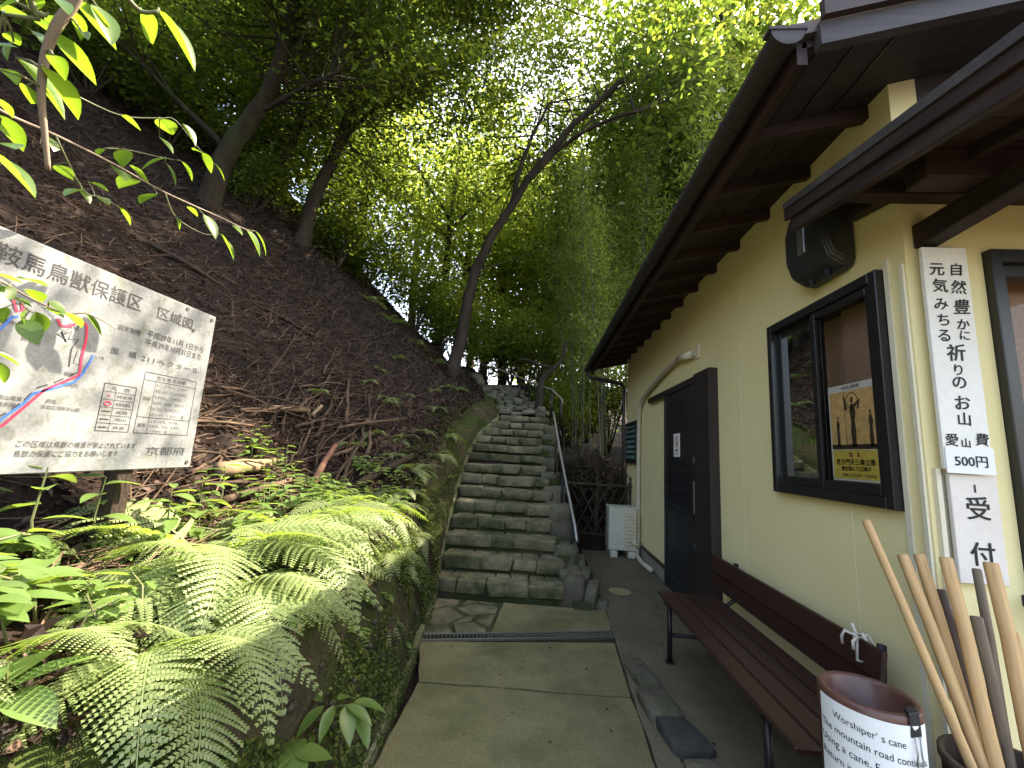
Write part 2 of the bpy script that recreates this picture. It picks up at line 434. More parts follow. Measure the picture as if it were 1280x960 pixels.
# ------------------------------------------------------------------ terrain
KY = [-3,2.0,3.3,5.0,6.5,7.4,8.15,9,10,12,14,60]
KX = [-.66,-.68,-.80,-1.02,-1.12,-1.08,-.80,-.95,-1.25,-1.7,-2.2,-7]
def kerb_x(y): return float(np.interp(y, KY, KX))
def base_z(y): return float(np.interp(y, [-3,4.1,8.3,9.0,11.5,13,60], [0,0,2.1,2.35,3.3,3.5,4.2]))
SX = [0,.05,.14,.26,.45,.95,1.15,1.8,40]
SZ = [0,.22,.50,.72,.82,.92,1.02,1.60,1.60+38.2*.935]
def hill_z(x, y):
    s = kerb_x(y) - x
    k = float(np.interp(y, [4,6,8.2,9], [1,.75,.45,.4]))
    z = float(np.interp(s, SX, SZ)) - (1-k)*.72*min(1, s/.26)
    amp = min(1.0, s/0.3)
    n = noise.noise(Vector((x*1.1, y*1.1, 3.1)))*0.09 + noise.noise(Vector((x*3.3, y*3.3, 7.7)))*0.05 + noise.noise(Vector((x*0.35, y*0.35, 1.7)))*0.30*min(1, max(0, s-1.2)/3)
    return base_z(y) + z + n*amp
def hill_normal(x, y, e=0.06):
    return Vector((-(hill_z(x+e,y)-hill_z(x-e,y))/(2*e), -(hill_z(x,y+e)-hill_z(x,y-e))/(2*e), 1)).normalized()

svals = [0,.02,.05,.09,.14,.20,.26,.33,.40] + list(np.arange(.47,2.6,.075)) + list(np.arange(2.7,8,.2)) + list(np.arange(8.4,40,.9))
yvals = list(np.arange(-2.5,6.6,.075)) + list(np.arange(6.7,13,.14)) + list(np.arange(13.3,46,.7))
V, F = [], []
for y in yvals:
    k = kerb_x(y)
    for s in svals:
        x = k - s
        z = hill_z(x, y)
        bx = 0.0
        if 0.02 <= s <= 0.35:
            bx = noise.noise(Vector((s*6, y*2.6, z*2.6)))*0.07 + noise.noise(Vector((s*9, y*8, z*8)))*0.025
        V.append((x + bx, y, z))
ns = len(svals)
for j in range(len(yvals)-1):
    for i in range(ns-1):
        a = j*ns + i
        F.append((a, a+ns, a+ns+1, a+1))
me = bpy.data.meshes.new('hillside'); me.from_pydata(V, [], F)
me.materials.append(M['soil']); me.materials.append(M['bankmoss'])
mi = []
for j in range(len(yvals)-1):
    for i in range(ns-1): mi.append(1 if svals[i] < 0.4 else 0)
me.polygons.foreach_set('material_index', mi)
me.polygons.foreach_set('use_smooth', [True]*len(me.polygons)); me.update()
tag(link('hillside', me), 'steep dark hillside covered with leaf litter left of the path', None, None, 'structure')

def floor_z(x, y):
    """ground right of and behind the stairs"""
    z = float(np.interp(y, [6.6,7.2,7.8,8.6,10,14,22,60], [0.0,0.25,0.62,0.95,1.2,1.8,3.2,11]))
    t = min(1, max(0, (0.55 - x)/0.5))
    zz = z*(1-t) + (base_z(y)-0.06)*t
    return zz + noise.noise(Vector((x*.9, y*.9, 5.0)))*0.08*min(1, max(0, y-6.6))
V, F = [], []
xs = list(np.arange(-1.2, 4, .16)) + list(np.arange(4.2, 40, 1.2)); ys = list(np.arange(6.6, 14, .2)) + list(np.arange(14.5, 60, 1.4))
for y in ys:
    for x in xs:
        xx = x if x > -1 else kerb_x(y) - 0.15
        V.append((xx, y, floor_z(xx, y)))
nx = len(xs)
for j in range(len(ys)-1):
    for i in range(nx-1):
        a = j*nx+i; F.append((a, a+1, a+nx+1, a+nx))
me = bpy.data.meshes.new('forest_floor'); me.from_pydata(V, [], F); me.materials.append(M['soil'])
me.polygons.foreach_set('use_smooth', [True]*len(me.polygons)); me.update()
tag(link('forest_floor', me), 'brown forest floor rising behind the building and stairs', None, None, 'structure')
tag(MB().add([(-150,-150,-.12),(150,-150,-.12),(150,150,-.12),(-150,150,-.12)], [(0,1,2,3)]).build('ground', M['soil']), 'bare brown forest ground around the path', None, None, 'structure')

# ------------------------------------------------------------------ concrete path, kerb, drain, apron
path = empty('concrete_path')
tag(path, 'mossy concrete path leading to the stone steps', None, None, 'structure')
def rough_poly(pts, seg=0.12, amp=0.008, seed=0.0):
    out = []
    for i in range(len(pts)):
        a, b = Vector(pts[i]).to_3d(), Vector(pts[(i+1) % len(pts)]).to_3d()
        n = max(1, int((b-a).length/seg))
        for k in range(n):
            p = a.lerp(b, k/n)
            out.append((p.x + noise.noise(Vector((p.x*6, p.y*6, seed)))*amp*2, p.y + noise.noise(Vector((p.x*6, p.y*6, seed+9)))*amp*2))
    return out
def slab(name, pts, z0, z1, m, parent, amp=0.008, seed=0.0, bevel=0.0):
    return MB().prism(rough_poly(pts, 0.12, amp, seed), 'z', z0, z1).build(name, m, parent, bevel=bevel)
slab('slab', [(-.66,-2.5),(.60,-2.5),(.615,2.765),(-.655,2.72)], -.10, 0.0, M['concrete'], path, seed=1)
slab('slab', [(-.655,2.748),(.617,2.795),(.655,3.52),(-.80,3.26)], -.10, -0.004, M['concrete'], path, seed=4)
slab('slab', [(-.30,3.45),(.67,3.66),(.70,4.20),(-.25,4.18)], -.10, -0.002, M['concrete'], path, seed=7)
slab('joint_bed', [(-.64,2.66),(.60,2.70),(.60,2.86),(-.64,2.82)], -.10, -0.03, M['mortar'], path, seed=3)
# crazy-paving stones left of that slab, joints recessed
slab('joint_bed', [(-.93,3.35),(-.27,3.46),(-.22,4.22),(-1.0,4.22)], -.10, -0.022, M['mortar'], path, seed=2)
crazy = [[(-.80,3.38),(-.58,3.41),(-.66,3.60),(-.84,3.56)], [(-.55,3.42),(-.33,3.46),(-.35,3.60),(-.47,3.68),(-.62,3.60)],
         [(-.85,3.59),(-.67,3.63),(-.56,3.80),(-.72,3.98),(-.90,3.86)], [(-.63,3.63),(-.49,3.71),(-.46,3.82),(-.53,3.80)],
         [(-.44,3.70),(-.33,3.63),(-.29,3.90),(-.41,3.86)], [(-.53,3.84),(-.43,3.88),(-.30,3.94),(-.29,4.08),(-.50,4.10),(-.66,3.98)],
         [(-.88,3.92),(-.74,4.01),(-.68,4.03),(-.66,4.16),(-.88,4.16)], [(-.62,4.05),(-.50,4.13),(-.30,4.12),(-.30,4.17),(-.60,4.18)]]
for i, p in enumerate(crazy):
    slab('flagstone', p, -.10, -0.003 + 0.003*math.sin(i*2.3), M['stone'], path, 0.006, 20+i, 0.006)

# kerb and side gutter on the left
kb = MB()
ky = list(np.arange(-2.5, 4.3, .22))
for a, b in zip(ky[:-1], ky[1:]):
    xa, xb = kerb_x(a), kerb_x(b)
    j = noise.noise(Vector((a*3, 0, 0)))*.012
    za, zb = .055 + j, .055 + noise.noise(Vector((b*3, 0, 0)))*.012
    kb.hexa([(xa-.09,a,-.1),(xa+.015,a,-.1),(xb+.015,b,-.1),(xb-.09,b,-.1),(xa-.09,a,za),(xa+.015,a,za),(xb+.015,b,zb),(xb-.09,b,zb)])
for i in range(15):
    a, b = 4.25 + .3*i, 4.25 + .3*(i+1)
    xa, xb = kerb_x(a)+.02, kerb_x(b)+.02
    z = .15*i
    kb.hexa([(xa-.09,a-.04,z-.1),(xa,a-.04,z-.1),(xb,b-.042,z+.05),(xb-.09,b-.042,z+.05),(xa-.09,a-.04,z+.10),(xa,a-.04,z+.10),(xb,b-.042,z+.25),(xb-.09,b-.042,z+.25)])
tag(kb.build('kerb', M['kerb'], bevel=.012), 'low mossy concrete kerb along the foot of the bank', 'kerb')

# drain grating across the path
gr = empty('drain_grate', (0, 3.4, 0))
tag(gr, 'long narrow steel drain grate across the path before the steps', 'drain')
ga, gb = Vector((-.83, 3.30, 0)), Vector((.68, 3.66, 0))
gd = (gb-ga).normalized(); gn = Vector((-gd.y, gd.x, 0))
off = Vector((0, -3.4, 0))
for sgn in (-1, 1):
    c = gn*sgn*.048
    MB().bar(ga+c+off+Vector((0,0,.002)), gb+c+off+Vector((0,0,.002)), .014, .022).build('frame_rail', M['grate'], gr, bevel=.002)
bars = MB()
nb = 54
for i in range(nb):
    p = ga.lerp(gb, (i+.5)/nb) + off
    bars.bar(p - gn*.04, p + gn*.04, .009, .016)
bars.build('grating', M['grate'], gr)
MB().bar(ga+off+Vector((0,0,-.055)), gb+off+Vector((0,0,-.055)), .08, .01).build('trough', M['mortar'], gr)

# apron beside the building
ap = empty('apron')
tag(ap, 'damp concrete apron between the path and the building', None, None, 'structure')
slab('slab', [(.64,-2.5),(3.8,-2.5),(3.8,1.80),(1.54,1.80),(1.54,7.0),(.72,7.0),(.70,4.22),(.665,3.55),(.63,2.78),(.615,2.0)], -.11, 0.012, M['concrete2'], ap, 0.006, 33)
mh = empty('manhole_cover', (.93,4.74,.012))
tag(mh, 'small round tan manhole cover in the apron near the door', 'manhole cover')
MB().tube([(0,0,-.01),(0,0,.006)], .115, 28).build('rim', M['iron'], mh, bevel=.002)
pat = MB()
for i in range(-4, 5):
    for j in range(-4, 5):
        if (i*i+j*j) < 17: pat.box(i*.022-.008, i*.022+.008, j*.022-.008, j*.022+.008, .0055, .009)
pat.build('tread_studs', M['iron'], mh)

# ------------------------------------------------------------------ stones
def stone_proto(seed, bev=0.085, jit=0.085):
    rnd = random.Random(seed)
    bm = bmesh.new()
    bmesh.ops.create_cube(bm, size=1.0)
    for v in bm.verts:
        v.co += Vector((rnd.uniform(-jit,jit), rnd.uniform(-jit,jit), rnd.uniform(-jit*.6,jit*.4)))
    bmesh.ops.bevel(bm, geom=list(bm.edges), offset=bev, segments=2, affect='EDGES', profile=.6, clamp_overlap=True)
    for v in bm.verts:
        v.co += Vector((rnd.uniform(-1,1), rnd.uniform(-1,1), rnd.uniform(-1,1)))*0.014
    me = bpy.data.meshes.new('stone'); bm.to_mesh(me); bm.free()
    me.polygons.foreach_set('use_smooth', [True]*len(me.polygons))
    return me
PST = [stone_proto(i) for i in range(9)]
for p in PST: p.materials.append(M['stone'])
PRK = [stone_proto(50+i, .22, .12) for i in range(6)]
for p in PRK: p.materials.append(M['rock'])

# ------------------------------------------------------------------ stone steps
steps = empty('stone_steps', (-.35, 4.25, 0))
tag(steps, 'flight of rough mossy stone steps climbing between the bank and the handrail', None, None, 'structure')
so = Vector((-.35, 4.25, 0))
core = MB()
rs = random.Random(3)
sxl = [-.92,-.90,-.93,-.95,-.98,-1.0,-1.03,-1.07,-1.08,-1.07,-1.05,-.98,-.90,-.74]
sxr = [.44,.30,.24,.22,.21,.20,.16,.10,.08,.05,.04,.06,.11,.17]
for i in range(14):
    y = 4.25 + .30*i; z = .15*(i+1)
    core.box(sxl[i]-.10-so.x, sxr[i]+.05-so.x, y+.045-so.y, y+.60-so.y, z-.42, z-.022)
    x = sxl[i] - (.05 if i else .02)
    end = sxr[i] + .03
    two_rows = i in (0, 1, 2, 3)
    while x < end - .05:
        w = rs.choice([.24,.30,.36,.42,.50])*rs.uniform(.9,1.1) if i > 0 else rs.uniform(.16, .36)
        if end - x - w < .14: w = end - x
        h = .122 + rs.uniform(-.012, .008)
        dep = (.19 if two_rows else .38)
        o = link('stone', PST[rs.randrange(9)], steps)
        o.location = (x + w/2 - so.x, y + dep/2 + rs.uniform(-.016,.016) - so.y, z - h/2 + rs.uniform(-.006,.004) )
        o.scale = (w+rs.uniform(-.012,.008), dep*rs.uniform(.92,1.08), h + rs.uniform(-.012,.010)); o.rotation_euler = (rs.uniform(-.04,.04), rs.uniform(-.05,.05), rs.uniform(-.09,.09))
        x += w
    if two_rows:
        x = sxl[i] - .04
        while x < end - .05:
            w = rs.uniform(.15, .30)
            if end - x - w < .12: w = end - x
            o = link('stone', PST[rs.randrange(9)], steps)
            o.location = (x + w/2 - so.x, y + .19 + .085 - so.y, z - .05 + rs.uniform(-.004,.004))
            o.scale = (w-.012, .165, .10); o.rotation_euler = (0, 0, rs.uniform(-.08,.08))
            x += w
core.build('step_core', M['mortar'], steps)
# upper, rougher flight curving left
for i in range(11):
    y = 8.50 + .27*i; z = 2.12 + .095*(i+1)
    cx = float(np.interp(y, [8.4,9.5,11.5], [-.30,-.60,-1.25])); hw = .50 - .012*i
    x = cx - hw
    while x < cx + hw - .05:
        w = rs.uniform(.14, .30)
        o = link('stone', PRK[rs.randrange(6)], steps)
        o.location = (x + w/2 - so.x, y + rs.uniform(-.05,.05) - so.y, z - .05 + rs.uniform(-.03,.03))
        o.scale = (w*.95, .26, .11*rs.uniform(.8,1.2)); o.rotation_euler = (rs.uniform(-.12,.12), rs.uniform(-.10,.10), rs.uniform(-.3,.3))
        x += w
for (x, y, z, s) in [(-1.05,9.0,2.55,.34),(-1.25,9.5,2.78,.36),(-1.5,10.0,3.02,.38),(-1.7,10.6,3.25,.4),(.02,8.8,2.30,.26),(.12,8.55,2.20,.22)]:
    o = link('stone', PRK[rs.randrange(6)], steps); o.location = Vector((x,y,z)) - so; o.scale = (s*.65, s*.55, s*.45); o.rotation_euler = (.2*rs.random(), .2*rs.random(), 3*rs.random())

# low stone wall carrying the handrail
sw = empty('stair_side_wall', (.36, 4.4, 0))
tag(sw, 'low stepped stone and cement wall along the right edge of the steps', 'wall')
swo = Vector((.36, 4.4, 0))
core = MB()
swx = [(.47,4.35,.12),(.40,4.65,.24),(.34,4.95,.40),(.31,5.3,.58),(.28,5.65,.76),(.25,6.0,.93),(.20,6.4,1.12),(.17,6.8,1.32),(.15,7.2,1.52),(.16,7.6,1.72),(.20,8.0,1.92)]
for (x, y, z) in swx:
    core.box(x-.07-swo.x, x+.085-swo.x, y-.2-swo.y, y+.20-swo.y, -.1, z-.07)
    for k in range(3):
        zz = z - .10 - .2*k
        if zz < .02: break
        o = link('stone', PRK[rs.randrange(6)], sw)
        o.location = Vector((x + rs.uniform(-.012,.03), y + rs.uniform(-.02,.02), zz)) - swo
        o.scale = (.27, .42, .23); o.rotation_euler = (rs.uniform(-.08,.08), rs.uniform(-.06,.06), rs.uniform(-.12,.12))
core.build('wall_core', M['mortar'], sw)
for (x, y, z, sx, sy, sz) in [(.40,4.34,.09,.22,.20,.30),(.585,4.36,.07,.13,.34,.22),(.66,4.30,.02,.16,.12,.09),(.54,4.62,.10,.12,.3,.3),(.52,4.95,.12,.12,.34,.34)]:
    o = link('stone', PRK[rs.randrange(6)], sw); o.location = Vector((x,y,z)) - swo; o.scale = (sx,sy,sz); o.rotation_euler = (0,.1,rs.uniform(-.3,.3))

# handrail beside the steps
hr = empty('handrail', (.3, 5.2, 0)); ho = Vector((.3, 5.2, 0))
tag(hr, 'black steel handrail with a worn grey top rail beside the steps', 'handrail')
rail_pts = [Vector(p) for p in [(.455,4.62,.50),(.45,4.66,.56),(.44,4.74,.64),(.37,5.35,1.06),(.30,5.95,1.50),(.235,6.6,1.98),(.225,6.72,2.06),(.23,6.78,1.98)]]
MB().tube([p-ho for p in rail_pts], .019, 10).build('top_rail', M['greymetal'], hr, smooth=True)
for (x, y, zb) in [(.425,4.88,.14),(.345,5.60,.52),(.27,6.25,.9)]:
    zt = float(np.interp(y, [4.74,5.35,5.95,6.6], [.64,1.06,1.50,1.98]))
    xr = float(np.interp(y, [4.74,5.35,5.95,6.6], [.44,.37,.30,.235]))
    MB().tube([Vector((xr,y,zb-.02))-ho, Vector((xr,y,zt))-ho], .017, 10).build('post', M['blackmetal'], hr, smooth=True)
    MB().tube([Vector((xr,y,zb-.03))-ho, Vector((xr,y,zb+.03))-ho], [.055,.042], 12).build('cement_foot', M['rock'], hr)
# upper rail beyond
hu = empty('upper_handrail', (0, 9, 2.3)); ho2 = Vector((0, 9, 2.3))
tag(hu, 'thin weathered rail on dark posts curving left at the top of the steps', 'handrail')
up = [Vector(p) for p in [(.46,8.25,2.40),(.42,8.32,2.50),(.24,8.6,2.72),(-.02,9.2,2.89),(-.5,9.8,3.16),(-1.06,10.4,3.45),(-1.67,11.0,3.7)]]
MB().tube([p-ho2 for p in up], .018, 8).build('top_rail', M['canegrey'], hu, smooth=True)
for p, zb in ((up[1],1.95),(up[2],2.15),(up[4],2.5),(up[6],3.1)):
    MB().tube([Vector((p.x,p.y,zb))-ho2, p-ho2], .022, 8).build('post', M['blackmetal'], hu, smooth=True)

# rough stones along the seam between path and apron
for i, (x, y, sx, sy, h, blue, lb) in enumerate([(.735,3.02,.13,.34,.05,0,'long flat stone set in the seam right of the path'),
                                           (.755,2.66,.18,.30,.06,0,'broad tan stone in the path seam beside the darkest stone'),
                                           (.80,2.40,.20,.26,.05,1,'darkest flat stone in the path seam'),
                                           (.835,2.14,.16,.22,.05,0,'pale squared stone nearest the viewer in the path seam')]):
    o = link('edge_stone', stone_proto(90+i, .24, .13)); o.data.materials.append(M['bluerock'] if blue else M['rock'])
    o.location = (x, y, h*.35); o.scale = (sx, sy, h*1.6); o.rotation_euler = (0, .03, .15)
    tag(o, lb, 'stone', 'stones along the path seam')

# ------------------------------------------------------------------ lettering
_tc = bpy.data.curves.new('lettering_source', 'FONT')
_to = bpy.data.objects.new('lettering_source', _tc)
COL.objects.link(_to)
def text_mesh(s, bold=0.0, spacing=1.0):
    _tc.body = s; _tc.size = 1.0; _tc.offset = 0.0; _tc.space_character = spacing
    _tc.resolution_u = 3
    dg = bpy.context.evaluated_depsgraph_get(); dg.update()
    return bpy.data.meshes.new_from_object(_to.evaluated_get(dg))
FACES = {'+x': (Vector((0,1,0)), Vector((0,0,1)), Vector((1,0,0))), '-y': (Vector((1,0,0)), Vector((0,0,1)), Vector((0,-1,0))), '-x': (Vector((0,-1,0)), Vector((0,0,1)), Vector((-1,0,0)))}
class Print:
    """lettering collected into one flat printed mesh on a given face"""
    def __init__(s, face, at, proud=.0015):
        s.rx, s.ry, s.n = FACES[face]; s.at = Vector(at); s.proud = proud; s.mb = MB()
    def p3(s, u, v): return s.at + s.rx*u + s.ry*v + s.n*s.proud
    def text(s, body, u, v, h=None, width=None, bold=0.0, shear=0.0, spacing=1.0, align='c', mi=0, wob=0.0):
        me = text_mesh(body, bold, spacing)
        co = np.array([tuple(q.co) for q in me.vertices]); fs = [tuple(p.vertices) for p in me.polygons]
        bpy.data.meshes.remove(me)
        if len(co) == 0: return
        lo, hi = co.min(0), co.max(0); c = (lo+hi)/2; sz = np.maximum(hi-lo, 1e-4)
        k = h/sz[1] if h else width/sz[0]
        kx = width/sz[0] if (h and width) else k
        vs = []
        for q in co:
            a, b = (q[0]-c[0])*kx, (q[1]-c[1])*k
            if align == 'l': a += sz[0]*kx/2
            a += b*shear
            if wob: a += wob*math.sin(b*60+u*40); b += wob*math.sin(a*70+v*30)
            vs.append((u+a, v+b))
        bw = bold*k*.9
        for j, (ox, oy) in enumerate([(0,0)] if bold <= .008 else [(-bw,0),(bw,0),(0,-bw*.7),(0,bw*.7)]):
            s.mb.add([s.p3(q[0]+ox, q[1]+oy) + s.n*.00025*j for q in vs], fs, mi)
    def line(s, pts, w, mi=0):
        P = [Vector((p[0], p[1], 0)) for p in pts]
        vs, fs = [], []
        for i, p in enumerate(P):
            d = (P[min(i+1, len(P)-1)] - P[max(i-1, 0)]).normalized(); nn = Vector((-d.y, d.x, 0))*w/2
            vs += [s.p3(p.x+nn.x, p.y+nn.y), s.p3(p.x-nn.x, p.y-nn.y)]
        for i in range(len(P)-1): fs.append((2*i, 2*i+1, 2*i+3, 2*i+2))
        s.mb.add(vs, fs, mi)
    def poly(s, pts, mi=0):
        s.mb.add([s.p3(*p) for p in pts], [tuple(range(len(pts)))], mi)
    def rect(s, u0, v0, u1, v1, w, mi=0):
        for a, b in (((u0,v0),(u1,v0)),((u1,v0),(u1,v1)),((u1,v1),(u0,v1)),((u0,v1),(u0,v0))): s.line([a,b], w, mi)
    def build(s, name, mats, parent):
        me = bpy.data.meshes.new(name); me.from_pydata(s.mb.v, [], s.mb.f)
        for m in (mats if isinstance(mats, (list, tuple)) else [mats]): me.materials.append(m)
        if any(s.mb.mi): me.polygons.foreach_set('material_index', s.mb.mi)
        return link(name, me, parent)

# ------------------------------------------------------------------ the building
WX, FY = 1.55, 1.79
bl = empty('reception_building', (WX, FY, 0))
bo = Vector((WX, FY, 0))
tag(bl, 'cream plastered reception building with dark wooden eaves', 'building')
def sub(mb, name, mats, parent=None, **k):
    o = mb.build(name, mats, parent if parent is not None else bl, **k)
    return o
bl_off = Matrix.Translation(-bo)
def bput(mb, name, mats, parent=None, **k):
    mb.v = [tuple(Vector(p) - bo) for p in mb.v]
    return mb.build(name, mats, parent if parent is not None else bl, **k)
YB, XR = 7.45, 6.2
EX, EZ, RS = .975, 3.045, .25                  # eave soffit line and slope
def soff(x): return EZ + RS*(x-EX)
WT = soff(WX)
# side wall panels, window opening y 1.90-2.82, z 1.245-2.325
w = MB()
w.prism([(WX,.0),(WX+.12,.0),(WX+.12,soff(WX+.12)),(WX,WT)], 'y', 2.82, YB)
w.prism([(WX,.0),(WX+.12,.0),(WX+.12,soff(WX+.12)),(WX,WT)], 'y', FY, 1.90)
w.box(WX, WX+.12, 1.90, 2.82, 0, 1.245)
w.prism([(WX,2.325),(WX+.12,2.325),(WX+.12,soff(WX+.12)),(WX,WT)], 'y', 1.90, 2.82)
bput(w, 'side_wall', M['plaster'])
# front wall with the reception opening x 1.86-3.4, z .98-2.36
RIDX = 3.9
w = MB()
zr = soff(RIDX)
w.box(WX+.12, 1.86, FY, FY+.12, 0, 2.36)
w.box(WX+.12, RIDX, FY, FY+.12, 2.36, 2.70)
gbm = MB().prism([(WX+.12,2.702),(RIDX,2.702),(RIDX,zr),(WX+.12,soff(WX+.12))], 'y', FY+.002, FY+.12)
w.box(1.86, 3.4, FY, FY+.12, 0, .94)
w.box(3.4, RIDX, FY, FY+.12, 0, 2.36)
w.prism([(RIDX,0),(XR,0),(XR,zr-RS*(XR-RIDX)),(RIDX,zr)], 'y', FY, FY+.12)
bput(w, 'front_wall', M['plaster'])
bput(gbm, 'gable_boarding', M['darkwood_x'])
w = MB()
w.prism([(WX+.12,0),(XR,0),(XR,zr-RS*(XR-RIDX)),(RIDX,zr),(WX+.12,soff(WX+.12))], 'y', YB-.12, YB)
w.box(XR-.12, XR, FY+.12, YB-.12, 0, zr-RS*(XR-RIDX)-.05)
bput(w, 'back_wall', M['plaster'])
bput(MB().box(WX+.12, XR-.12, FY+.12, YB-.12, -.05, .02), 'floor', M['plinth'])
# plinth strip and skirting bead
bput(MB().box(WX-.018, WX-.001, 5.12, YB, 0, .16), 'plinth', M['plinth'])
bput(MB().box(WX-.03, WX-.001, 5.12, YB, .162, .19), 'skirting', M['darkwood'])
bput(MB().box(WX-.018, WX-.001, FY, 3.70, 0, .16), 'plinth', M['plinth'])
# corner trims and panel joints
bput(MB().box(WX-.012, WX-.001, 1.797, 1.815, .17, 2.30), 'corner_bead', M['plaster_trim'])
bput(MB().box(WX-.010, WX-.001, 1.872, 1.897, .17, 2.36), 'window_trim', M['plaster_trim'])
for yy in (2.215, 3.30):
    bput(MB().box(WX-.0015, WX+.002, yy, yy+.003, .17, 1.24 if yy < 2.8 else 2.95), 'panel_joint', M['plaster_trim'])

# main roof
rf = empty('roof'); rf.parent = bl
ry0, ry1 = 1.45, 8.05
bput(MB().prism([(EX,soff(EX)),(RIDX,zr),(RIDX,zr+.035),(EX,soff(EX)+.035)], 'y', ry0+.03, ry1), 'soffit_sheathing', M['soffit'], rf)
bput(MB().prism([(EX-.06,soff(EX)+.02),(RIDX,zr+.05),(RIDX,zr+.11),(EX-.06,soff(EX)+.075)], 'y', ry0, ry1+.02), 'roof_covering', M['rooftop'], rf)
bput(MB().prism([(RIDX,zr),(XR+.6,zr-RS*(XR+.6-RIDX)),(XR+.6,zr-RS*(XR+.6-RIDX)+.1),(RIDX,zr+.1)], 'y', ry0, ry1+.02), 'far_roof_slope', M['rooftop'], rf)
# soffit boards: cover strips run along the slope
for i in range(15):
    y = 1.93 + .44*i
    if y > 7.9: break
    bput(MB().prism([(EX+.02,soff(EX+.02)-.062),(1.56,soff(1.56)-.072),(1.56,soff(1.56)),(EX+.02,soff(EX+.02))], 'y', y-.022, y+.022), 'rafter', M['darkwood_x'], rf)
for k, x in enumerate((1.05, 1.20, 1.36)):
    bput(MB().prism([(x,soff(x)-.006),(x+.008,soff(x+.008)-.006),(x+.008,soff(x+.008)),(x,soff(x))], 'y', ry0+.06, 7.95), 'board_seam', M['frame'], rf)
# fascia behind the gutter, barge board on the near gable
bput(MB().box(EX-.022, EX+.018, ry0+.03, ry1, soff(EX)-.075, soff(EX)+.028), 'fascia', M['darkwood'], rf)
bput(MB().prism([(EX+.04,soff(EX+.04)-.045),(4.2,soff(4.2)-.045),(4.2,soff(4.2)+.06),(EX+.04,soff(EX+.04)+.06)], 'y', ry0-.02, ry0+.022), 'barge_board', M['barge'], rf)
bput(MB().prism([(EX+.04,soff(EX+.04)+.055),(4.2,soff(4.2)+.055),(4.2,soff(4.2)+.14),(EX+.04,soff(EX+.04)+.14)], 'y', ry0-.05, ry0-.022), 'barge_cap', M['darkwood_x'], rf)
# gutter: half round with end caps
def halfround(cx, cz, r, t=.004, n=10):
    out = [(cx + r*math.cos(a), cz + r*math.sin(a)) for a in [math.pi + math.pi*i/n for i in range(n+1)]]
    inn = [(cx + (r-t)*math.cos(a), cz + (r-t)*math.sin(a)) for a in [2*math.pi - math.pi*i/n for i in range(n+1)]]
    return out + inn
gx, gz, grd = EX-.078, soff(EX)+.035, .06
bput(MB().prism(halfround(gx, gz, grd), 'y', ry0-.01, ry1+.03), 'gutter', M['gutter'], rf, smooth=False)
cap = [(gx + (grd+.004)*math.cos(a), gz + (grd+.004)*math.sin(a)) for a in [math.pi + math.pi*i/12 for i in range(13)]]
bput(MB().prism(cap, 'y', ry0-.016, ry0-.010), 'gutter_end', M['barge'], rf)
bput(MB().box(gx-grd-.012, gx+grd+.012, ry0-.02, ry0+.03, gz+.001, gz+.014), 'gutter_lip', M['barge'], rf)
for i in range(9):
    y = 1.9 + .72*i
    bput(MB().prism(halfround(gx, gz-.001, grd+.006, .005), 'y', y-.012, y+.012), 'gutter_hook', M['gutter'], rf)
dp = MB()
dp.tube([(gx,8.0,gz-.05),(gx,8.0,gz-.13),(gx+.05,7.97,gz-.18),(WX-.09,7.56,gz-.36),(WX-.05,7.50,gz-.42),(WX-.05,7.50,.05)], .032, 10)
bput(dp, 'downpipe', M['gutter'], smooth=True)
for z in (.9, 1.9): bput(MB().box(WX-.10, WX+.0, 7.455, 7.545, z, z+.02), 'pipe_bracket', M['blackmetal'])

# porch canopy over the reception window, its roof falling towards the path
pc = empty('porch_canopy'); pc.parent = bl
CS = .16
def cz(y): return 2.60 + CS*(y-1.5)
CX = 1.24
for k in range(9):
    y0 = .92 + k*.125; y1 = y0 + .121
    x1 = 3.6 if y1 < FY else WX - .012
    if y0 < FY and y1 >= FY: y1 = FY-.004; x1 = 3.6
    bput(MB().hexa([(CX+.03,y0,cz(y0)),(x1,y0,cz(y0)),(x1,y1,cz(y1)),(CX+.03,y1,cz(y1)),(CX+.03,y0,cz(y0)+.02),(x1,y0,cz(y0)+.02),(x1,y1,cz(y1)+.02),(CX+.03,y1,cz(y1)+.02)]), 'soffit_board', M['darkwood_x'], pc)
bput(MB().hexa([(CX+.03,1.796,cz(1.796)),(WX-.012,1.796,cz(1.796)),(WX-.012,2.03,cz(2.03)),(CX+.03,2.03,cz(2.03)),(CX+.03,1.796,cz(1.796)+.02),(WX-.012,1.796,cz(1.796)+.02),(WX-.012,2.03,cz(2.03)+.02),(CX+.03,2.03,cz(2.03)+.02)]), 'soffit_board', M['darkwood_x'], pc)
bput(MB().hexa([(CX-.03,.88,cz(.88)+.022),(3.6,.88,cz(.88)+.022),(3.6,FY-.004,cz(FY)+.022),(CX-.03,FY-.004,cz(FY)+.022),(CX-.03,.88,cz(.88)+.06),(3.6,.88,cz(.88)+.06),(3.6,FY-.004,cz(FY)+.06),(CX-.03,FY-.004,cz(FY)+.06)]), 'canopy_covering', M['rooftop'], pc)
bput(MB().hexa([(CX-.03,FY-.002,cz(FY)+.022),(WX-.012,FY-.002,cz(FY)+.022),(WX-.012,2.06,cz(2.06)+.022),(CX-.03,2.06,cz(2.06)+.022),(CX-.03,FY-.002,cz(FY)+.058),(WX-.012,FY-.002,cz(FY)+.058),(WX-.012,2.06,cz(2.06)+.058),(CX-.03,2.06,cz(2.06)+.058)]), 'canopy_covering', M['rooftop'], pc)
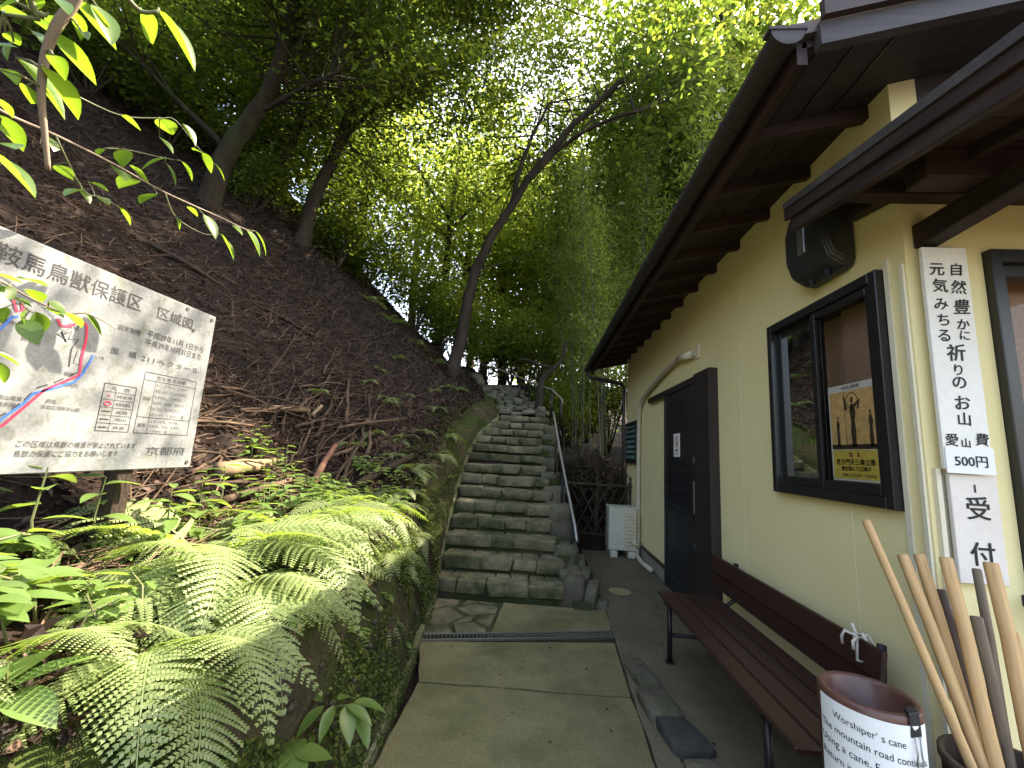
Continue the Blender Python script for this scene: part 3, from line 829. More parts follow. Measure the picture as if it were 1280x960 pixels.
def barge(x0, x1, ya, yb, lo, hi): return MB().hexa([(x0,ya,cz(ya)+lo),(x1,ya,cz(ya)+lo),(x1,yb,cz(yb)+lo),(x0,yb,cz(yb)+lo),(x0,ya,cz(ya)+hi),(x1,ya,cz(ya)+hi),(x1,yb,cz(yb)+hi),(x0,yb,cz(yb)+hi)])
bput(barge(CX-.005, CX+.028, .88, 2.05, -.10, .018), 'barge_board', M['darkwood'], pc, bevel=.003)
bput(barge(CX-.022, CX-.006, .87, 2.07, -.035, .022), 'barge_moulding', M['darkwood'], pc, bevel=.002)
bput(barge(WX-.075, WX-.014, 1.80, 2.02, -.05, -.002), 'wall_batten', M['darkwood'], pc)
bput(MB().box(CX+.03, 3.4, FY-.075, FY-.004, 2.575, 2.643), 'ledger_beam', M['darkwood_x'], pc, bevel=.004)
bput(MB().box(1.372, 3.5, 1.46, 1.56, 2.475, 2.592), 'purlin', M['darkwood_x'], pc, bevel=.006)
for x in (1.625, 2.6, 3.35):
    bput(MB().hexa([(x-.04,1.12,2.40),(x+.04,1.12,2.40),(x+.04,FY-.003,2.365),(x-.04,FY-.003,2.365),(x-.04,1.12,2.472),(x+.04,1.12,2.472),(x+.04,FY-.003,2.472),(x-.04,FY-.003,2.472)]), 'bracket_beam', M['darkwood'], pc, bevel=.004)
for k in range(7):
    x = CX + .30 + .34*k
    bput(barge(x-.02, x+.02, .95, FY-.08, -.045, -.001), 'rafter', M['darkwood'], pc)
bput(MB().box(1.60, 1.72, FY-.03, FY-.004, 2.352, 2.362), 'bracket_plate', M['greymetal'], pc)

# side window: two sliding sashes
wn_ = empty('side_window'); wn_.parent = bl
y0, y1, z0, z1 = 1.902, 2.818, 1.247, 2.323
fo = MB()
fo.box(WX-.045, WX+.06, y0, y0+.045, z0, z1); fo.box(WX-.045, WX+.06, y1-.045, y1, z0, z1)
fo.box(WX-.045, WX+.06, y0+.045, y1-.045, z1-.05, z1); fo.box(WX-.045, WX+.06, y0+.045, y1-.045, z0, z0+.05)
bput(fo, 'frame', M['frame'], wn_, bevel=.003)
for (a, b, xo) in ((y0+.046, 2.40, .0), (2.355, y1-.046, .028)):
    s = MB(); zz0, zz1 = z0+.051, z1-.051; x0, x1 = WX-.03+xo, WX-.006+xo
    s.box(x0,x1,a,a+.04,zz0,zz1); s.box(x0,x1,b-.04,b,zz0,zz1); s.box(x0,x1,a+.04,b-.04,zz1-.04,zz1); s.box(x0,x1,a+.04,b-.04,zz0,zz0+.05)
    bput(s, 'sash', M['frame'], wn_, bevel=.002)
    bput(MB().add([(x0+.012,a+.04,zz0+.05),(x0+.012,b-.04,zz0+.05),(x0+.012,b-.04,zz1-.04),(x0+.012,a+.04,zz1-.04)],[(0,3,2,1)]), 'pane', M['glass'], wn_)
bput(MB().box(WX+.10, WX+.108, y0+.03, 2.33, z0+.05, z1-.05), 'blind', M['blind'], wn_)
bput(MB().box(WX+.14, WX+.148, 2.30, y1-.03, z0+.05, z1-.05), 'blind', M['blind'], wn_)
nt_ = empty('window_notice', (WX+.07, 2.60, 1.42))
tag(nt_, 'small white notice sheet propped inside the left sash of the side window', 'notice')
MB().hexa([(0,-.10,-.12),(.003,-.10,-.12),(.003,.13,-.12),(0,.13,-.12),(0,-.13,.16),(.003,-.13,.16),(.003,.13,.18),(0,.13,.18)]).build('sheet', M['paper'], nt_)
pr = Print('-x', (0,0,0)); 
for i, (t, h) in enumerate((('お', .022),('いただき', .03),('展', .025),('ご朱印', .03))): pr.text(t, -.03+.02*(i%2), .11-.06*i, h=h)
pr.build('lettering', M['greyink'], nt_)

# poster inside the right sash
po = empty('poster', (WX-.004, 2.158, 1.352))
tag(po, 'orange poster of dark temple statues behind the side window glass', 'poster')
pw, ph = .325, .482
MB().box(0, .003, -pw/2, pw/2, 0, ph).build('sheet', M['paper'], po)
pp = Print('-x', (0,0,0), .0015)
pp.poly([(-pw/2+.012,.155),(pw/2-.012,.155),(pw/2-.012,ph-.035),(-pw/2+.012,ph-.035)], 0)
pp.poly([(-pw/2+.012,.010),(pw/2-.012,.010),(pw/2-.012,.150),(-pw/2+.012,.150)], 1)
pp.build('colour_print', [M['posterorange'], M['posteryellow']], po)
pp = Print('-x', (0,0,0), .0028)
pp.poly([(-pw/2+.012,.155),(pw/2-.012,.155),(pw/2-.012,.178),(-pw/2+.012,.178)])
def figure(pp, u, v, s):
    pp.poly([(u-.055*s,v),(u+.055*s,v),(u+.045*s,v+.05*s),(u-.045*s,v+.05*s)])
    pp.poly([(u-.035*s,v+.05*s),(u+.035*s,v+.05*s),(u+.045*s,v+.22*s),(u+.03*s,v+.34*s),(u+.055*s,v+.45*s),(u+.03*s,v+.56*s),(u-.03*s,v+.56*s),(u-.05*s,v+.46*s),(u-.03*s,v+.34*s),(u-.045*s,v+.2*s)])
    pp.poly([(u+.022*s*math.cos(a),v+.61*s+.045*s*math.sin(a)) for a in [i*math.pi/6 for i in range(12)]])
figure(pp, .005, .165, .38); figure(pp, -.10, .165, .24); figure(pp, .115, .165, .27)
pp.line([(-.035,.35),(-.05,.42)], .012); pp.line([(.02,.37),(.055,.395),(.04,.35)], .012); pp.line([(-.045,.17),(-.047,.44)], .003)
ring = [(.005+.038*math.cos(a), .395+.038*math.sin(a)) for a in [i*math.pi/10 for i in range(21)]]
pp.line(ring, .005)
pp.build('statue_print', M['posterdark'], po)
pp = Print('-x', (0,0,0), .0028)
pp.text('国　宝', 0, .128, h=.022, bold=.02, mi=0)
pp.text('毘沙門天三尊立像', 0, .092, width=.25, bold=.015, mi=1)
pp.text('霊宝殿にて公開中', 0, .060, width=.19, bold=.01, mi=1)
pp.text('鞍馬寺 霊宝殿', .0, ph-.018, width=.12, mi=1)
pp.text('（開館 午前九時〜午後四時）', .02, .028, width=.22, mi=1)
pp.build('lettering', [M['redink'], M['ink']], po)

# door
dr = empty('door'); dr.parent = bl
bput(MB().box(WX-.085, WX-.001, 3.70, 4.06, 0, 2.235), 'door_jamb', M['doorframe'], dr, bevel=.006)
bput(MB().box(WX-.055, WX-.001, 4.062, 5.85, 2.165, 2.235), 'sliding_track', M['doorframe'], dr, bevel=.004)
bput(MB().box(WX-.045, WX-.003, 4.07, 4.40, .02, 2.16), 'door_stile', M['frame'], dr)
bput(MB().box(WX-.040, WX-.003, 4.402, 5.10, .02, 2.16), 'door_leaf', M['doorblack'], dr)
bput(MB().box(WX-.052, WX-.003, 5.06, 5.115, .02, 2.16), 'door_stile', M['frame'], dr)
for i in range(11):
    z = .16 + .19*i
    bput(MB().box(WX-.048, WX-.0395, 4.42, 5.06, z-.006, z+.006), 'door_batten', M['plastic_grey'], dr)
for z in (1.42, .62): bput(MB().box(WX-.056, WX-.045, 4.15, 4.18, z-.03, z+.03), 'lock', M['greymetal'], dr)
bput(MB().box(WX-.062, WX-.045, 4.14, 4.17, .92, 1.22), 'handle', M['greymetal'], dr, bevel=.003)
dn = empty('door_notice', (WX-.05, 4.655, 1.57))
tag(dn, 'small white no smoking notice stuck on the dark door', 'notice')
MB().box(-.003, 0, -.10, .10, -.125, .125).build('plate', M['signwhite'], dn)
pr = Print('-x', (-.003,0,0), .0012)
pr.line([(.055*math.cos(a), .04+.055*math.sin(a)) for a in [i*math.pi/12 for i in range(25)]], .012, 0)
pr.line([(-.035,.075),(.035,.005)], .011, 0)
pr.text('i', 0, .04, h=.07, bold=.03, mi=1); pr.text('禁煙', 0, -.055, h=.035, bold=.02, mi=1); pr.text('NO SMOKING', 0, -.095, width=.14, mi=1)
pr.build('print', [M['redink'], M['ink']], dn)

# louvre window at the far end
lv = empty('louvre_window'); lv.parent = bl
bput(MB().box(WX-.05,WX-.001,6.58,6.62,1.33,1.99).box(WX-.05,WX-.001,7.34,7.38,1.33,1.99).box(WX-.05,WX-.001,6.62,7.34,1.95,1.99).box(WX-.05,WX-.001,6.62,7.34,1.33,1.37), 'frame', M['frame'], lv)
bput(MB().box(WX-.008, WX-.002, 6.62, 7.34, 1.37, 1.95), 'backing', M['frame'], lv)
for i in range(7):
    z = 1.40 + .082*i
    bput(MB().hexa([(WX-.055,6.63,z),(WX-.050,6.63,z),(WX-.050,7.33,z),(WX-.055,7.33,z),(WX-.018,6.63,z+.07),(WX-.013,6.63,z+.07),(WX-.013,7.33,z+.07),(WX-.018,7.33,z+.07)]), 'slat', M['tealglass'], lv)

# conduit
cd = empty('wall_conduit'); cd.parent = bl
bput(MB().tube([(WX+.0,4.17,2.47),(WX-.04,4.22,2.475),(WX-.04,4.62,2.515),(WX-.04,5.1,2.47),(WX-.04,5.8,2.36),(WX-.04,6.15,2.29),(WX-.04,6.33,2.20),(WX-.04,6.41,2.05),(WX-.04,6.43,1.8),(WX-.04,6.43,.30),(WX-.05,6.40,.14),(WX-.09,6.25,.055),(WX-.11,5.9,.05),(WX-.08,5.55,.05)], .030, 12), 'pipe', M['beige'], cd, smooth=True)
bput(MB().tube([(WX-.04,4.20,2.473),(WX-.04,4.60,2.513)], .036, 12), 'sleeve', M['plaster_trim'], cd, smooth=True)
bput(MB().box(WX-.012, WX-.001, 4.10, 4.20, 2.42, 2.56), 'wall_plate', M['plaster_trim'], cd)
for z in (.7, 1.5): bput(MB().box(WX-.074, WX-.001, 6.42, 6.445, z, z+.02), 'clip', M['beige'], cd)

# rounded dark grey loudspeaker box on the wall under the eave
sp = empty('loudspeaker', (WX, 2.22, 2.62))
tag(sp, 'dark grey rounded loudspeaker box on the cream wall under the canopy end', 'loudspeaker')
prof = [(-.005,.24),(-.13,.22),(-.155,.12),(-.155,-.06),(-.125,-.16),(-.06,-.205),(-.005,-.21)]
mb = MB()
rings = []
for (t, sc) in ((-.17,.80),(-.155,.93),(-.12,1.0),(.12,1.0),(.155,.93),(.17,.80)):
    rings.append([(p[0]*(.9 if abs(t) > .16 else 1.0) , t, p[1]*sc) for p in prof])
n = len(prof); vs = [v for r in rings for v in r]; fs = []
for i in range(len(rings)-1):
    for k in range(n): fs.append((i*n+k, i*n+(k+1)%n, (i+1)*n+(k+1)%n, (i+1)*n+k))
fs += [tuple(range(n)), tuple((len(rings)-1)*n+k for k in range(n))]
mb.add(vs, fs); mb.build('housing', M['plastic_grey'], sp, smooth=False, bevel=.008, seg=2)
MB().box(-.166, -.150, -.03, .03, -.07, .11).build('bracket', M['greymetal'], sp, bevel=.003)
MB().box(-.12, -.02, .168, .176, -.10, .12).build('grille', M['frame'], sp)
for y in (-.08, .05): MB().tube([(-.085,y,-.19),(-.085,y,-.225)], .018, 10).build('knob', M['blackmetal'], sp)

# reception window
rw = empty('reception_window'); rw.parent = bl
bput(MB().box(1.862,1.905,FY-.035,FY+.09,.98,2.358).box(3.36,3.398,FY-.035,FY+.09,.98,2.358).box(1.905,3.36,FY-.035,FY+.09,2.30,2.358).box(1.905,3.36,FY-.035,FY+.09,.98,1.02), 'frame', M['frame'], rw, bevel=.003)
bput(MB().box(1.906,1.94,FY-.005,FY+.05,1.021,2.299).box(2.60,2.66,FY-.005,FY+.05,1.021,2.299).box(1.94,2.60,FY-.005,FY+.05,2.25,2.299).box(2.66,3.359,FY-.005,FY+.05,2.25,2.299), 'sash', M['frame'], rw)
bput(MB().add([(1.94,FY+.022,1.021),(2.60,FY+.022,1.021),(2.60,FY+.022,2.25),(1.94,FY+.022,2.25)],[(0,1,2,3)]), 'pane', M['glass'], rw)
bput(MB().add([(2.66,FY+.022,1.021),(3.359,FY+.022,1.021),(3.359,FY+.022,2.25),(2.66,FY+.022,2.25)],[(0,1,2,3)]), 'pane', M['glass'], rw)
bput(MB().box(1.84,3.5,FY-.20,FY+.10,.935,.978), 'counter', M['frame'], rw, bevel=.004)
bput(MB().box(1.86,3.48,FY-.21,FY+.09,.9785,.984), 'counter_top', M['paper'], rw)
bput(MB().box(1.72, 6.0, 3.30, 3.34, .02, 2.75), 'partition', M['interior'], rw)
bput(MB().box(1.92, 3.34, FY+.14, FY+.155, 1.62, 2.32), 'blind', M['blind'], rw)

# sign boards on the front wall
K = 1.035
s1 = empty('vertical_sign', (0, FY-.035, 0))
tag(s1, 'tall white board with brush lettering hung beside the reception window', 'sign')
MB().box(1.578, 1.754, -.012, .006, 1.43, 2.352).build('panel', M['signwhite'], s1, bevel=.002)
MB().box(1.580, 1.756, -.017, -.0125, 1.415, 1.515).build('price_slip', M['paper'], s1)
pr = Print('-y', (0,-.012,0), .0015)
chars = [('自',1.647,2.225,.052),('然',1.648,2.149,.056),('豊',1.651,2.068,.060),('か',1.649,1.995,.042),('に',1.65,1.949,.036),('祈',1.61,1.879,.066),('り',1.611,1.811,.042),('の',1.609,1.76,.044),('お',1.612,1.682,.052),('山',1.611,1.62,.050),
         ('元',1.573,2.223,.050),('気',1.578,2.154,.056),('み',1.574,2.076,.046),('ち',1.576,2.012,.046),('る',1.572,1.946,.046),('愛',1.557,1.538,.046),('山',1.607,1.528,.034),('費',1.665,1.544,.046)]
for ch, x, z, h in chars:
    pr.text(ch, x*K, 1.4+(z-1.4)*K, h=h*K, width=None, bold=.022, shear=.08, wob=.0012)
pr.build('lettering', M['ink'], s1)
pr = Print('-y', (0,-.017,0), .0015)
pr.text('500円', 1.613*K, 1.4+.06*K, h=.042, width=.118, bold=.018)
pr.build('price_lettering', M['ink'], s1)
s2 = empty('reception_sign', (0, FY-.022, 0))
tag(s2, 'narrow board reading reception below the tall white sign', 'sign')
MB().box(1.602, 1.775, -.010, .008, 1.01, 1.412).build('panel', M['signpink'], s2, bevel=.002)
pr = Print('-y', (0,-.010,0), .0015)
pr.text('受', 1.636*K, 1.4+(1.291-1.4)*K, h=.085, bold=.02); pr.text('付', 1.634*K, 1.4+(1.128-1.4)*K, h=.085, bold=.02)
pr.box = None
pr.line([(1.690,1.375),(1.690,1.345)], .007)
pr.build('lettering', M['ink'], s2)
bput(MB().box(1.566, 1.584, FY-.02, FY-.001, .6, 1.43), 'wall_batten', M['plaster_trim'])
bput(MB().box(1.586, 1.600, FY-.012, FY-.001, .6, 1.43), 'wall_batten', M['plinth'])

# ------------------------------------------------------------------ person at the counter inside
ps = empty('person', (2.46, 2.50, 0))
tag(ps, 'person in dark clothing with a white face mask seated behind the reception glass', 'person')
def skin_body(name, verts, edges, radii, m, parent, lev=2):
    me = bpy.data.meshes.new(name); me.from_pydata(verts, edges, [])
    o = link(name, me, parent, m=m)
    md = o.modifiers.new('skin', 'SKIN'); md.use_smooth_shade = True
    for i, r in enumerate(radii): me.skin_vertices[0].data[i].radius = (r, r) if not hasattr(r, '__len__') else r
    me.skin_vertices[0].data[0].use_root = True
    sb = o.modifiers.new('sub', 'SUBSURF'); sb.levels = sb.render_levels = lev
    dg = bpy.context.evaluated_depsgraph_get(); dg.update()
    m2 = bpy.data.meshes.new_from_object(o.evaluated_get(dg))
    o.modifiers.clear(); o.data = m2
    if len(m2.materials) == 0: m2.materials.append(m)
    m2.polygons.foreach_set('use_smooth', [True]*len(m2.polygons))
    return o
skin_body('body', [(0,0,.50),(0,0,.72),(0,-.02,.95),(0,-.02,1.10),(0,-.02,1.18),(0,-.035,1.27),(0,-.04,1.37),
                   (.17,-.02,1.08),(.22,-.10,.90),(.12,-.32,.99),(.06,-.38,1.0),(-.17,-.02,1.08),(-.22,-.10,.90),(-.12,-.32,.99),(-.06,-.38,1.0),
                   (.10,-.10,.50),(.11,-.42,.50),(.11,-.44,.08),(.11,-.54,.05),(-.10,-.10,.50),(-.11,-.42,.50),(-.11,-.44,.08),(-.11,-.54,.05)],
          [(0,1),(1,2),(2,3),(3,4),(4,5),(5,6),(3,7),(7,8),(8,9),(9,10),(3,11),(11,12),(12,13),(13,14),(0,15),(15,16),(16,17),(17,18),(0,19),(19,20),(20,21),(21,22)],
          [(.17,.13),(.15,.12),(.18,.12),(.13,.10),.05,(.085,.10),(.085,.10),.065,.05,.04,.035,.065,.05,.04,.035,.085,.065,.05,.045,.085,.065,.05,.045], M['skin'], ps)
skin_body('jacket', [(0,0,.52),(0,0,.74),(0,-.02,.95),(0,-.02,1.10),(0,-.02,1.155),(.175,-.02,1.08),(.225,-.10,.90),(.13,-.30,.985),(-.175,-.02,1.08),(-.225,-.10,.90),(-.13,-.30,.985)],
          [(0,1),(1,2),(2,3),(3,4),(3,5),(5,6),(6,7),(3,8),(8,9),(9,10)], [(.185,.145),(.165,.135),(.195,.135),(.145,.115),.06,.078,.06,.05,.078,.06,.05], M['clothdark'], ps)
def blob(name, c, r, m, parent, f=None):
    bm = bmesh.new(); bmesh.ops.create_uvsphere(bm, u_segments=20, v_segments=14, radius=1)
    for v in bm.verts:
        q = v.co.copy()
        if f: q = f(q)
        v.co = Vector((q.x*r[0]+c[0], q.y*r[1]+c[1], q.z*r[2]+c[2]))
    me = bpy.data.meshes.new(name); bm.to_mesh(me); bm.free(); me.polygons.foreach_set('use_smooth', [True]*len(me.polygons))
    return link(name, me, parent, m=m)
blob('hair', (0,-.02,1.37), (.092,.105,.115), M['hair'], ps, lambda q: Vector((q.x, q.y if q.y > -.35 or q.z > .45 else q.y*.55, max(q.z,-.55))))
blob('mask', (0,-.115,1.275), (.065,.045,.055), M['maskwhite'], ps, lambda q: Vector((q.x, min(q.y,.3), q.z*(1-.25*abs(q.x)))))
for sx in (-.033,.033): blob('eye', (sx,-.128,1.345), (.013,.008,.008), M['hair'], ps)
MB().tube([(-.07,-.10,1.15),(-.05,-.15,1.02),(0,-.155,.92),(.05,-.15,1.02),(.07,-.10,1.15)], .008, 6).build('lanyard', M['lime'], ps)

# ------------------------------------------------------------------ bench
bn = empty('bench', (1.16, 2.6, .012)); bno = Vector((1.16, 2.6, .012))
tag(bn, 'long dark red slatted bench against the cream wall', 'bench')
def bb(mb, name, m, **k):
    mb.v = [tuple(Vector(p) - bno) for p in mb.v]
    return mb.build(name, m, bn, **k)
for i in range(4):
    x0 = .945 + .106*i
    bb(MB().box(x0, x0+.097, 1.70, 3.38, .412, .438), 'seat_slat', M['bench'], bevel=.005)
for (za, zb) in ((.462,.565),(.572,.685)):
    bb(MB().hexa([(1.405,1.92,za),(1.427,1.92,za),(1.427,3.60,za),(1.405,3.60,za),(1.425,1.92,zb),(1.447,1.92,zb),(1.447,3.60,zb),(1.425,3.60,zb)]), 'back_slat', M['bench'], bevel=.004)
for y in (1.96, 3.24):
    bb(MB().tube([(.985,y,.02),(.985,y,.40)], .017, 10), 'leg', M['blackmetal'], smooth=True)
    bb(MB().tube([(1.36,y,.02),(1.36,y,.40),(1.432,y,.45),(1.452,y,.70)], .017, 10), 'leg', M['blackmetal'], smooth=True)
    bb(MB().tube([(.985,y,.19),(1.36,y,.19)], .012, 8), 'stretcher', M['blackmetal'], smooth=True)
    bb(MB().box(.95, 1.36, y-.02, y+.02, .392, .411), 'seat_bearer', M['blackmetal'])
    for x in (.985, 1.36): bb(MB().box(x-.028, x+.028, y-.028, y+.028, .013, .022), 'foot_plate', M['blackmetal'])
# white cord knotted on the backrest
kn = empty('cord_knot', (1.43, 2.02, .70))
tag(kn, 'piece of white cord knotted round the end of the bench backrest', 'cord')
MB().tube([(.03,0,-.10),(-.038,.0,-.09),(-.030,.003,.0),(.012,.003,.012),(.035,.002,-.02),(.03,0,-.10)], .006, 7).build('loop', M['cord'], kn, smooth=True)
MB().tube([(-.028,-.012,.005),(-.045,.008,.012),(-.03,.02,.0),(-.042,-.004,-.012),(-.022,.012,.014)], .008, 7).build('knot', M['cord'], kn, smooth=True)
MB().tube([(-.035,.01,.004),(-.06,.03,.015),(-.065,.045,-.015),(-.06,.05,-.045)], .006, 7).build('loose_end', M['cord'], kn, smooth=True)
MB().tube([(-.035,-.006,.004),(-.06,-.015,-.01),(-.058,-.012,-.045)], .006, 7).build('loose_end', M['cord'], kn, smooth=True)
MB().tube([(-.03,-.005,.01),(-.04,-.045,.03),(-.035,-.06,.01)], .006, 7).build('loose_end', M['cord'], kn, smooth=True)
MB().tube([(-.03,.005,.01),(-.035,.02,.05)], .006, 7).build('loose_end', M['cord'], kn, smooth=True)

# ------------------------------------------------------------------ ceramic pipe pot with the notice
PX, PY, PR, PZ = 1.055, 1.50, .124, .715
pt = empty('ceramic_pipe_pot', (PX, PY, .012))
tag(pt, 'upright brown ceramic pipe used as a bin beside the bench end', 'pot')
mb = MB(); n = 40
prf = [(PR-.004,0),(PR,.02),(PR,PZ-.075),(PR+.003,PZ-.07),(PR+.003,PZ-.006),(PR-.001,PZ),(PR-.014,PZ),(PR-.020,PZ-.008),(PR-.022,.03),(0.001,.03)]
vs = [(r*math.cos(2*math.pi*k/n), r*math.sin(2*math.pi*k/n), z) for (r, z) in prf for k in range(n)]
fs = [(i*n+k, i*n+(k+1)%n, (i+1)*n+(k+1)%n, (i+1)*n+k) for i in range(len(prf)-1) for k in range(n)]
mb.add(vs, fs); mb.build('shell', M['terracotta'], pt, smooth=True)
nc = empty('cane_notice', (PX, PY, .012))
tag(nc, 'white laminated sheet about canes wrapped round the ceramic pipe', 'notice')
rp = PR + .0065
A0 = math.atan2(-PY, -PX) + .10          # sheet faces the camera side
def cyl(u, v, r): a = A0 + u/r; return Vector((r*math.cos(a), r*math.sin(a), v))
mb = MB(); nu = 24; hw = .150; zt, zb = PZ-.014, PZ-.270
vs, fs = [], []
for i in range(nu+1):
    u = -hw + 2*hw*i/nu
    tz = -.03*(i/nu)
    for (r, v) in ((rp, zb+tz), (rp, zt+tz*.3), (rp+.0012, zt+tz*.3), (rp+.0012, zb+tz)): vs.append(cyl(u, v, r))
for i in range(nu):
    for k in range(4): fs.append((i*4+k, i*4+(k+1)%4, (i+1)*4+(k+1)%4, (i+1)*4+k))
fs += [(0,1,2,3), (nu*4+3,nu*4+2,nu*4+1,nu*4)]
mb.add(vs, fs); mb.build('sheet', M['paper'], nc, smooth=False)
mb = MB()
for i, (line, wd) in enumerate((("Worshiper’ s cane", .175), ('The mountain road continues.', .285), ('Using a cane. Free to use', .255), ('Return it to the temple gate', .275), ('platform.', .085))):
    me = text_mesh(line, .006); co = np.array([tuple(q.co) for q in me.vertices]); ff = [tuple(p.vertices) for p in me.polygons]; bpy.data.meshes.remove(me)
    lo, hi = co.min(0), co.max(0); k = wd/(hi[0]-lo[0])
    st = -.105 if i == 0 else (-.145 if i < 4 else -.02)
    vs = []
    for q in co:
        u = st + (q[0]-lo[0])*k; v = zt - .042 - .040*i + q[1]*k*1.15 - .03*(u+hw)/(2*hw)
        vs.append(cyl(u, v, rp+.0024))
    mb.add(vs, ff)
me = bpy.data.meshes.new('lettering'); me.from_pydata(mb.v, [], mb.f); link('lettering', me, nc, m=M['ink'])
# binder clip on the rim
bc = empty('binder_clip', (PX, PY, .012))
tag(bc, 'black binder clip holding the sheet to the pipe rim', 'clip')
mb = MB()
for (u0, u1) in ((.085, .125),):
    p = [cyl(u0, PZ-.05, rp+.004), cyl(u1, PZ-.05, rp+.004), cyl(u1, PZ-.05, PR-.03), cyl(u0, PZ-.05, PR-.03), cyl(u0, PZ+.010, rp), cyl(u1, PZ+.010, rp), cyl(u1, PZ+.010, PR-.022), cyl(u0, PZ+.010, PR-.022)]
    mb.hexa(p)
mb.build('body', M['ink'], bc, bevel=.002)
MB().tube([cyl(.096,PZ-.045,rp+.006), cyl(.098,PZ-.09,rp+.010), cyl(.093,PZ-.115,rp+.010), cyl(.105,PZ-.124,rp+.010), cyl(.117,PZ-.115,rp+.010), cyl(.112,PZ-.09,rp+.010), cyl(.114,PZ-.045,rp+.006)], .0022, 6, cap=True).build('wire_lever', M['greymetal'], bc, smooth=True)

# ------------------------------------------------------------------ cane stand and canes
cs = empty('cane_stand', (1.40, 1.44, .012))
tag(cs, 'dark open bin holding the wooden canes at the lower right', 'bin')
mb = MB(); n = 32
prf = [(.135,0),(.14,.02),(.15,.54),(.157,.55),(.157,.57),(.142,.57),(.13,.04),(.001,.04)]
vs = [(r*math.cos(2*math.pi*k/n), r*math.sin(2*math.pi*k/n), z) for (r, z) in prf for k in range(n)]
fs = [(i*n+k, i*n+(k+1)%n, (i+1)*n+(k+1)%n, (i+1)*n+k) for i in range(len(prf)-1) for k in range(n)]
mb.add(vs, fs); mb.build('bin_body', M['canedark'], cs, smooth=True)
canes = [('long slender pale cane leaning farthest left out of the bin', (1.179,1.62,1.231), (1.335,1.42,.40), .0135, 'cane'),
         ('pale cane second from the left in the bin', (1.309,1.64,1.118), (1.375,1.43,.36), .0165, 'cane'),
         ('pale cane third from the left in the bin', (1.377,1.655,1.121), (1.40,1.47,.30), .0165, 'cane'),
         ('thick pale cane in the middle of the bin', (1.418,1.60,1.125), (1.375,1.44,.45), .018, 'cane'),
         ('thick pale cane covering the lower reception lettering', (1.512,1.55,1.128), (1.465,1.43,.45), .019, 'cane'),
         ('dark brown cane behind the thick middle cane', (1.441,1.66,1.005), (1.40,1.50,.42), .016, 'canedark'),
         ('weathered grey cane with a worn round top', (1.494,1.60,.943), (1.465,1.50,.42), .016, 'canegrey'),
         ('thin brown cane half hidden behind the right thick cane', (1.570,1.66,1.083), (1.455,1.50,.5), .013, 'canegrey'),
         ('short pale cane at the right edge of the bin', (1.585,1.58,.91), (1.50,1.45,.4), .015, 'cane')]
for lb, a, b, r, mk in canes:
    a, b = Vector(a), Vector(b); d = (b-a)
    # carry on down to the bottom of the bin
    k = (a.z-.055)/(a.z-b.z); e = a + d*k
    c2 = Vector((1.40,1.44)); q = Vector((e.x,e.y)) - c2
    if q.length > .112: q = q.normalized()*.112
    e = Vector((c2.x+q.x, c2.y+q.y, .058))
    mid = b
    d = (a-e); L = d.length
    o = MB()
    o.tube([(0,0,0),(0,0,L*.3),(.003,.002,L*.55),(-.002,.002,L*.8),(0,0,L-.006),(0,0,L)], [r,r*.97,r*1.02,r*.98,r,r*.9], 10)
    ob = o.build('cane', M[mk], smooth=False)
    ob.location = e; ob.rotation_euler = d.to_track_quat('Z','Y').to_euler()
    ob.data.polygons.foreach_set('use_smooth', [len(p.vertices) == 4 for p in ob.data.polygons])
    tag(ob, lb, 'cane', 'canes in the bin')

# ------------------------------------------------------------------ air-conditioner outdoor unit
ac = empty('air_conditioner', (1.27, 6.45, .012))
tag(ac, 'aged white air conditioner outdoor unit on the apron by the far wall', 'air conditioner')
MB().box(-.20,.19,-.15,.15,.09,.68).build('cabinet', M['acwhite'], ac, bevel=.012, seg=2)
MB().box(-.205,.195,-.155,.155,.665,.69).build('lid', M['acwhite'], ac, bevel=.006)
MB().box(.02,.185,-.158,-.151,.13,.62).build('service_panel', M['beige'], ac, bevel=.002)
g = MB()
for i in range(16): g.box(-.2045,-.200,-.12,.12,.14+.031*i,.15+.031*i)
g.build('side_grille', M['plinth'], ac)
g = MB()
for i in range(9): g.box(.03,.17,-.1605,-.1585,.16+.05*i,.168+.05*i)
g.build('panel_louvres', M['plinth'], ac)
for x in (-.13, .12): MB().box(x-.05,x+.05,-.19,.19,0,.085).build('foot_block', M['acwhite'], ac, bevel=.008)
MB().tube([(.10,-.155,.22),(.12,-.20,.22),(.16,-.22,.2),(.22,-.20,.18),(.25,-.08,.18)], .016, 8).build('refrigerant_pipe', M['beige'], ac, smooth=True)

# ------------------------------------------------------------------ information board on the bank
ib = empty('information_board', (-1.6, 1.5, .9)); io = Vector((-1.6, 1.5, .9))
tag(ib, 'large lichen-spotted white map board standing among the ferns on the bank', 'sign')
MB().box(-.012, 0, .45-1.5, 1.868-1.5, 1.245-.9, 1.968-.9).build('panel', M['board'], ib, bevel=.003)
for y in (.75, 1.58):
    MB().bar((-.045, y-1.5, hill_z(-1.64,y)-.9-.25), (-.045, y-1.5, 1.93-.9), .06, .06, up=(1,0,0)).build('post', M['bark'], ib)
for z in (1.36, 1.86): MB().box(-.03, -.0125, .5-1.5, 1.82-1.5, z-.92, z-.88).build('batten', M['deadwood'], ib)
for (y, z) in ((1.842,1.945),(1.70,1.952),(1.842,1.27),(1.752,1.868)): MB().tube([(0.0,y-1.5,z-.9),(.004,y-1.5,z-.9)], .008, 10).build('screw', M['grate'], ib)
pr = Print('+x', (0,-1.5,-.9), .0015)
pr.text('鞍馬鳥獣保護区', 1.2655, 1.895, h=.062, width=.455, bold=.002)
pr.text('区域図', 1.652, 1.889, h=.050, width=.175, bold=.0)
pr.text('設定期間', 1.465, 1.782, width=.09)
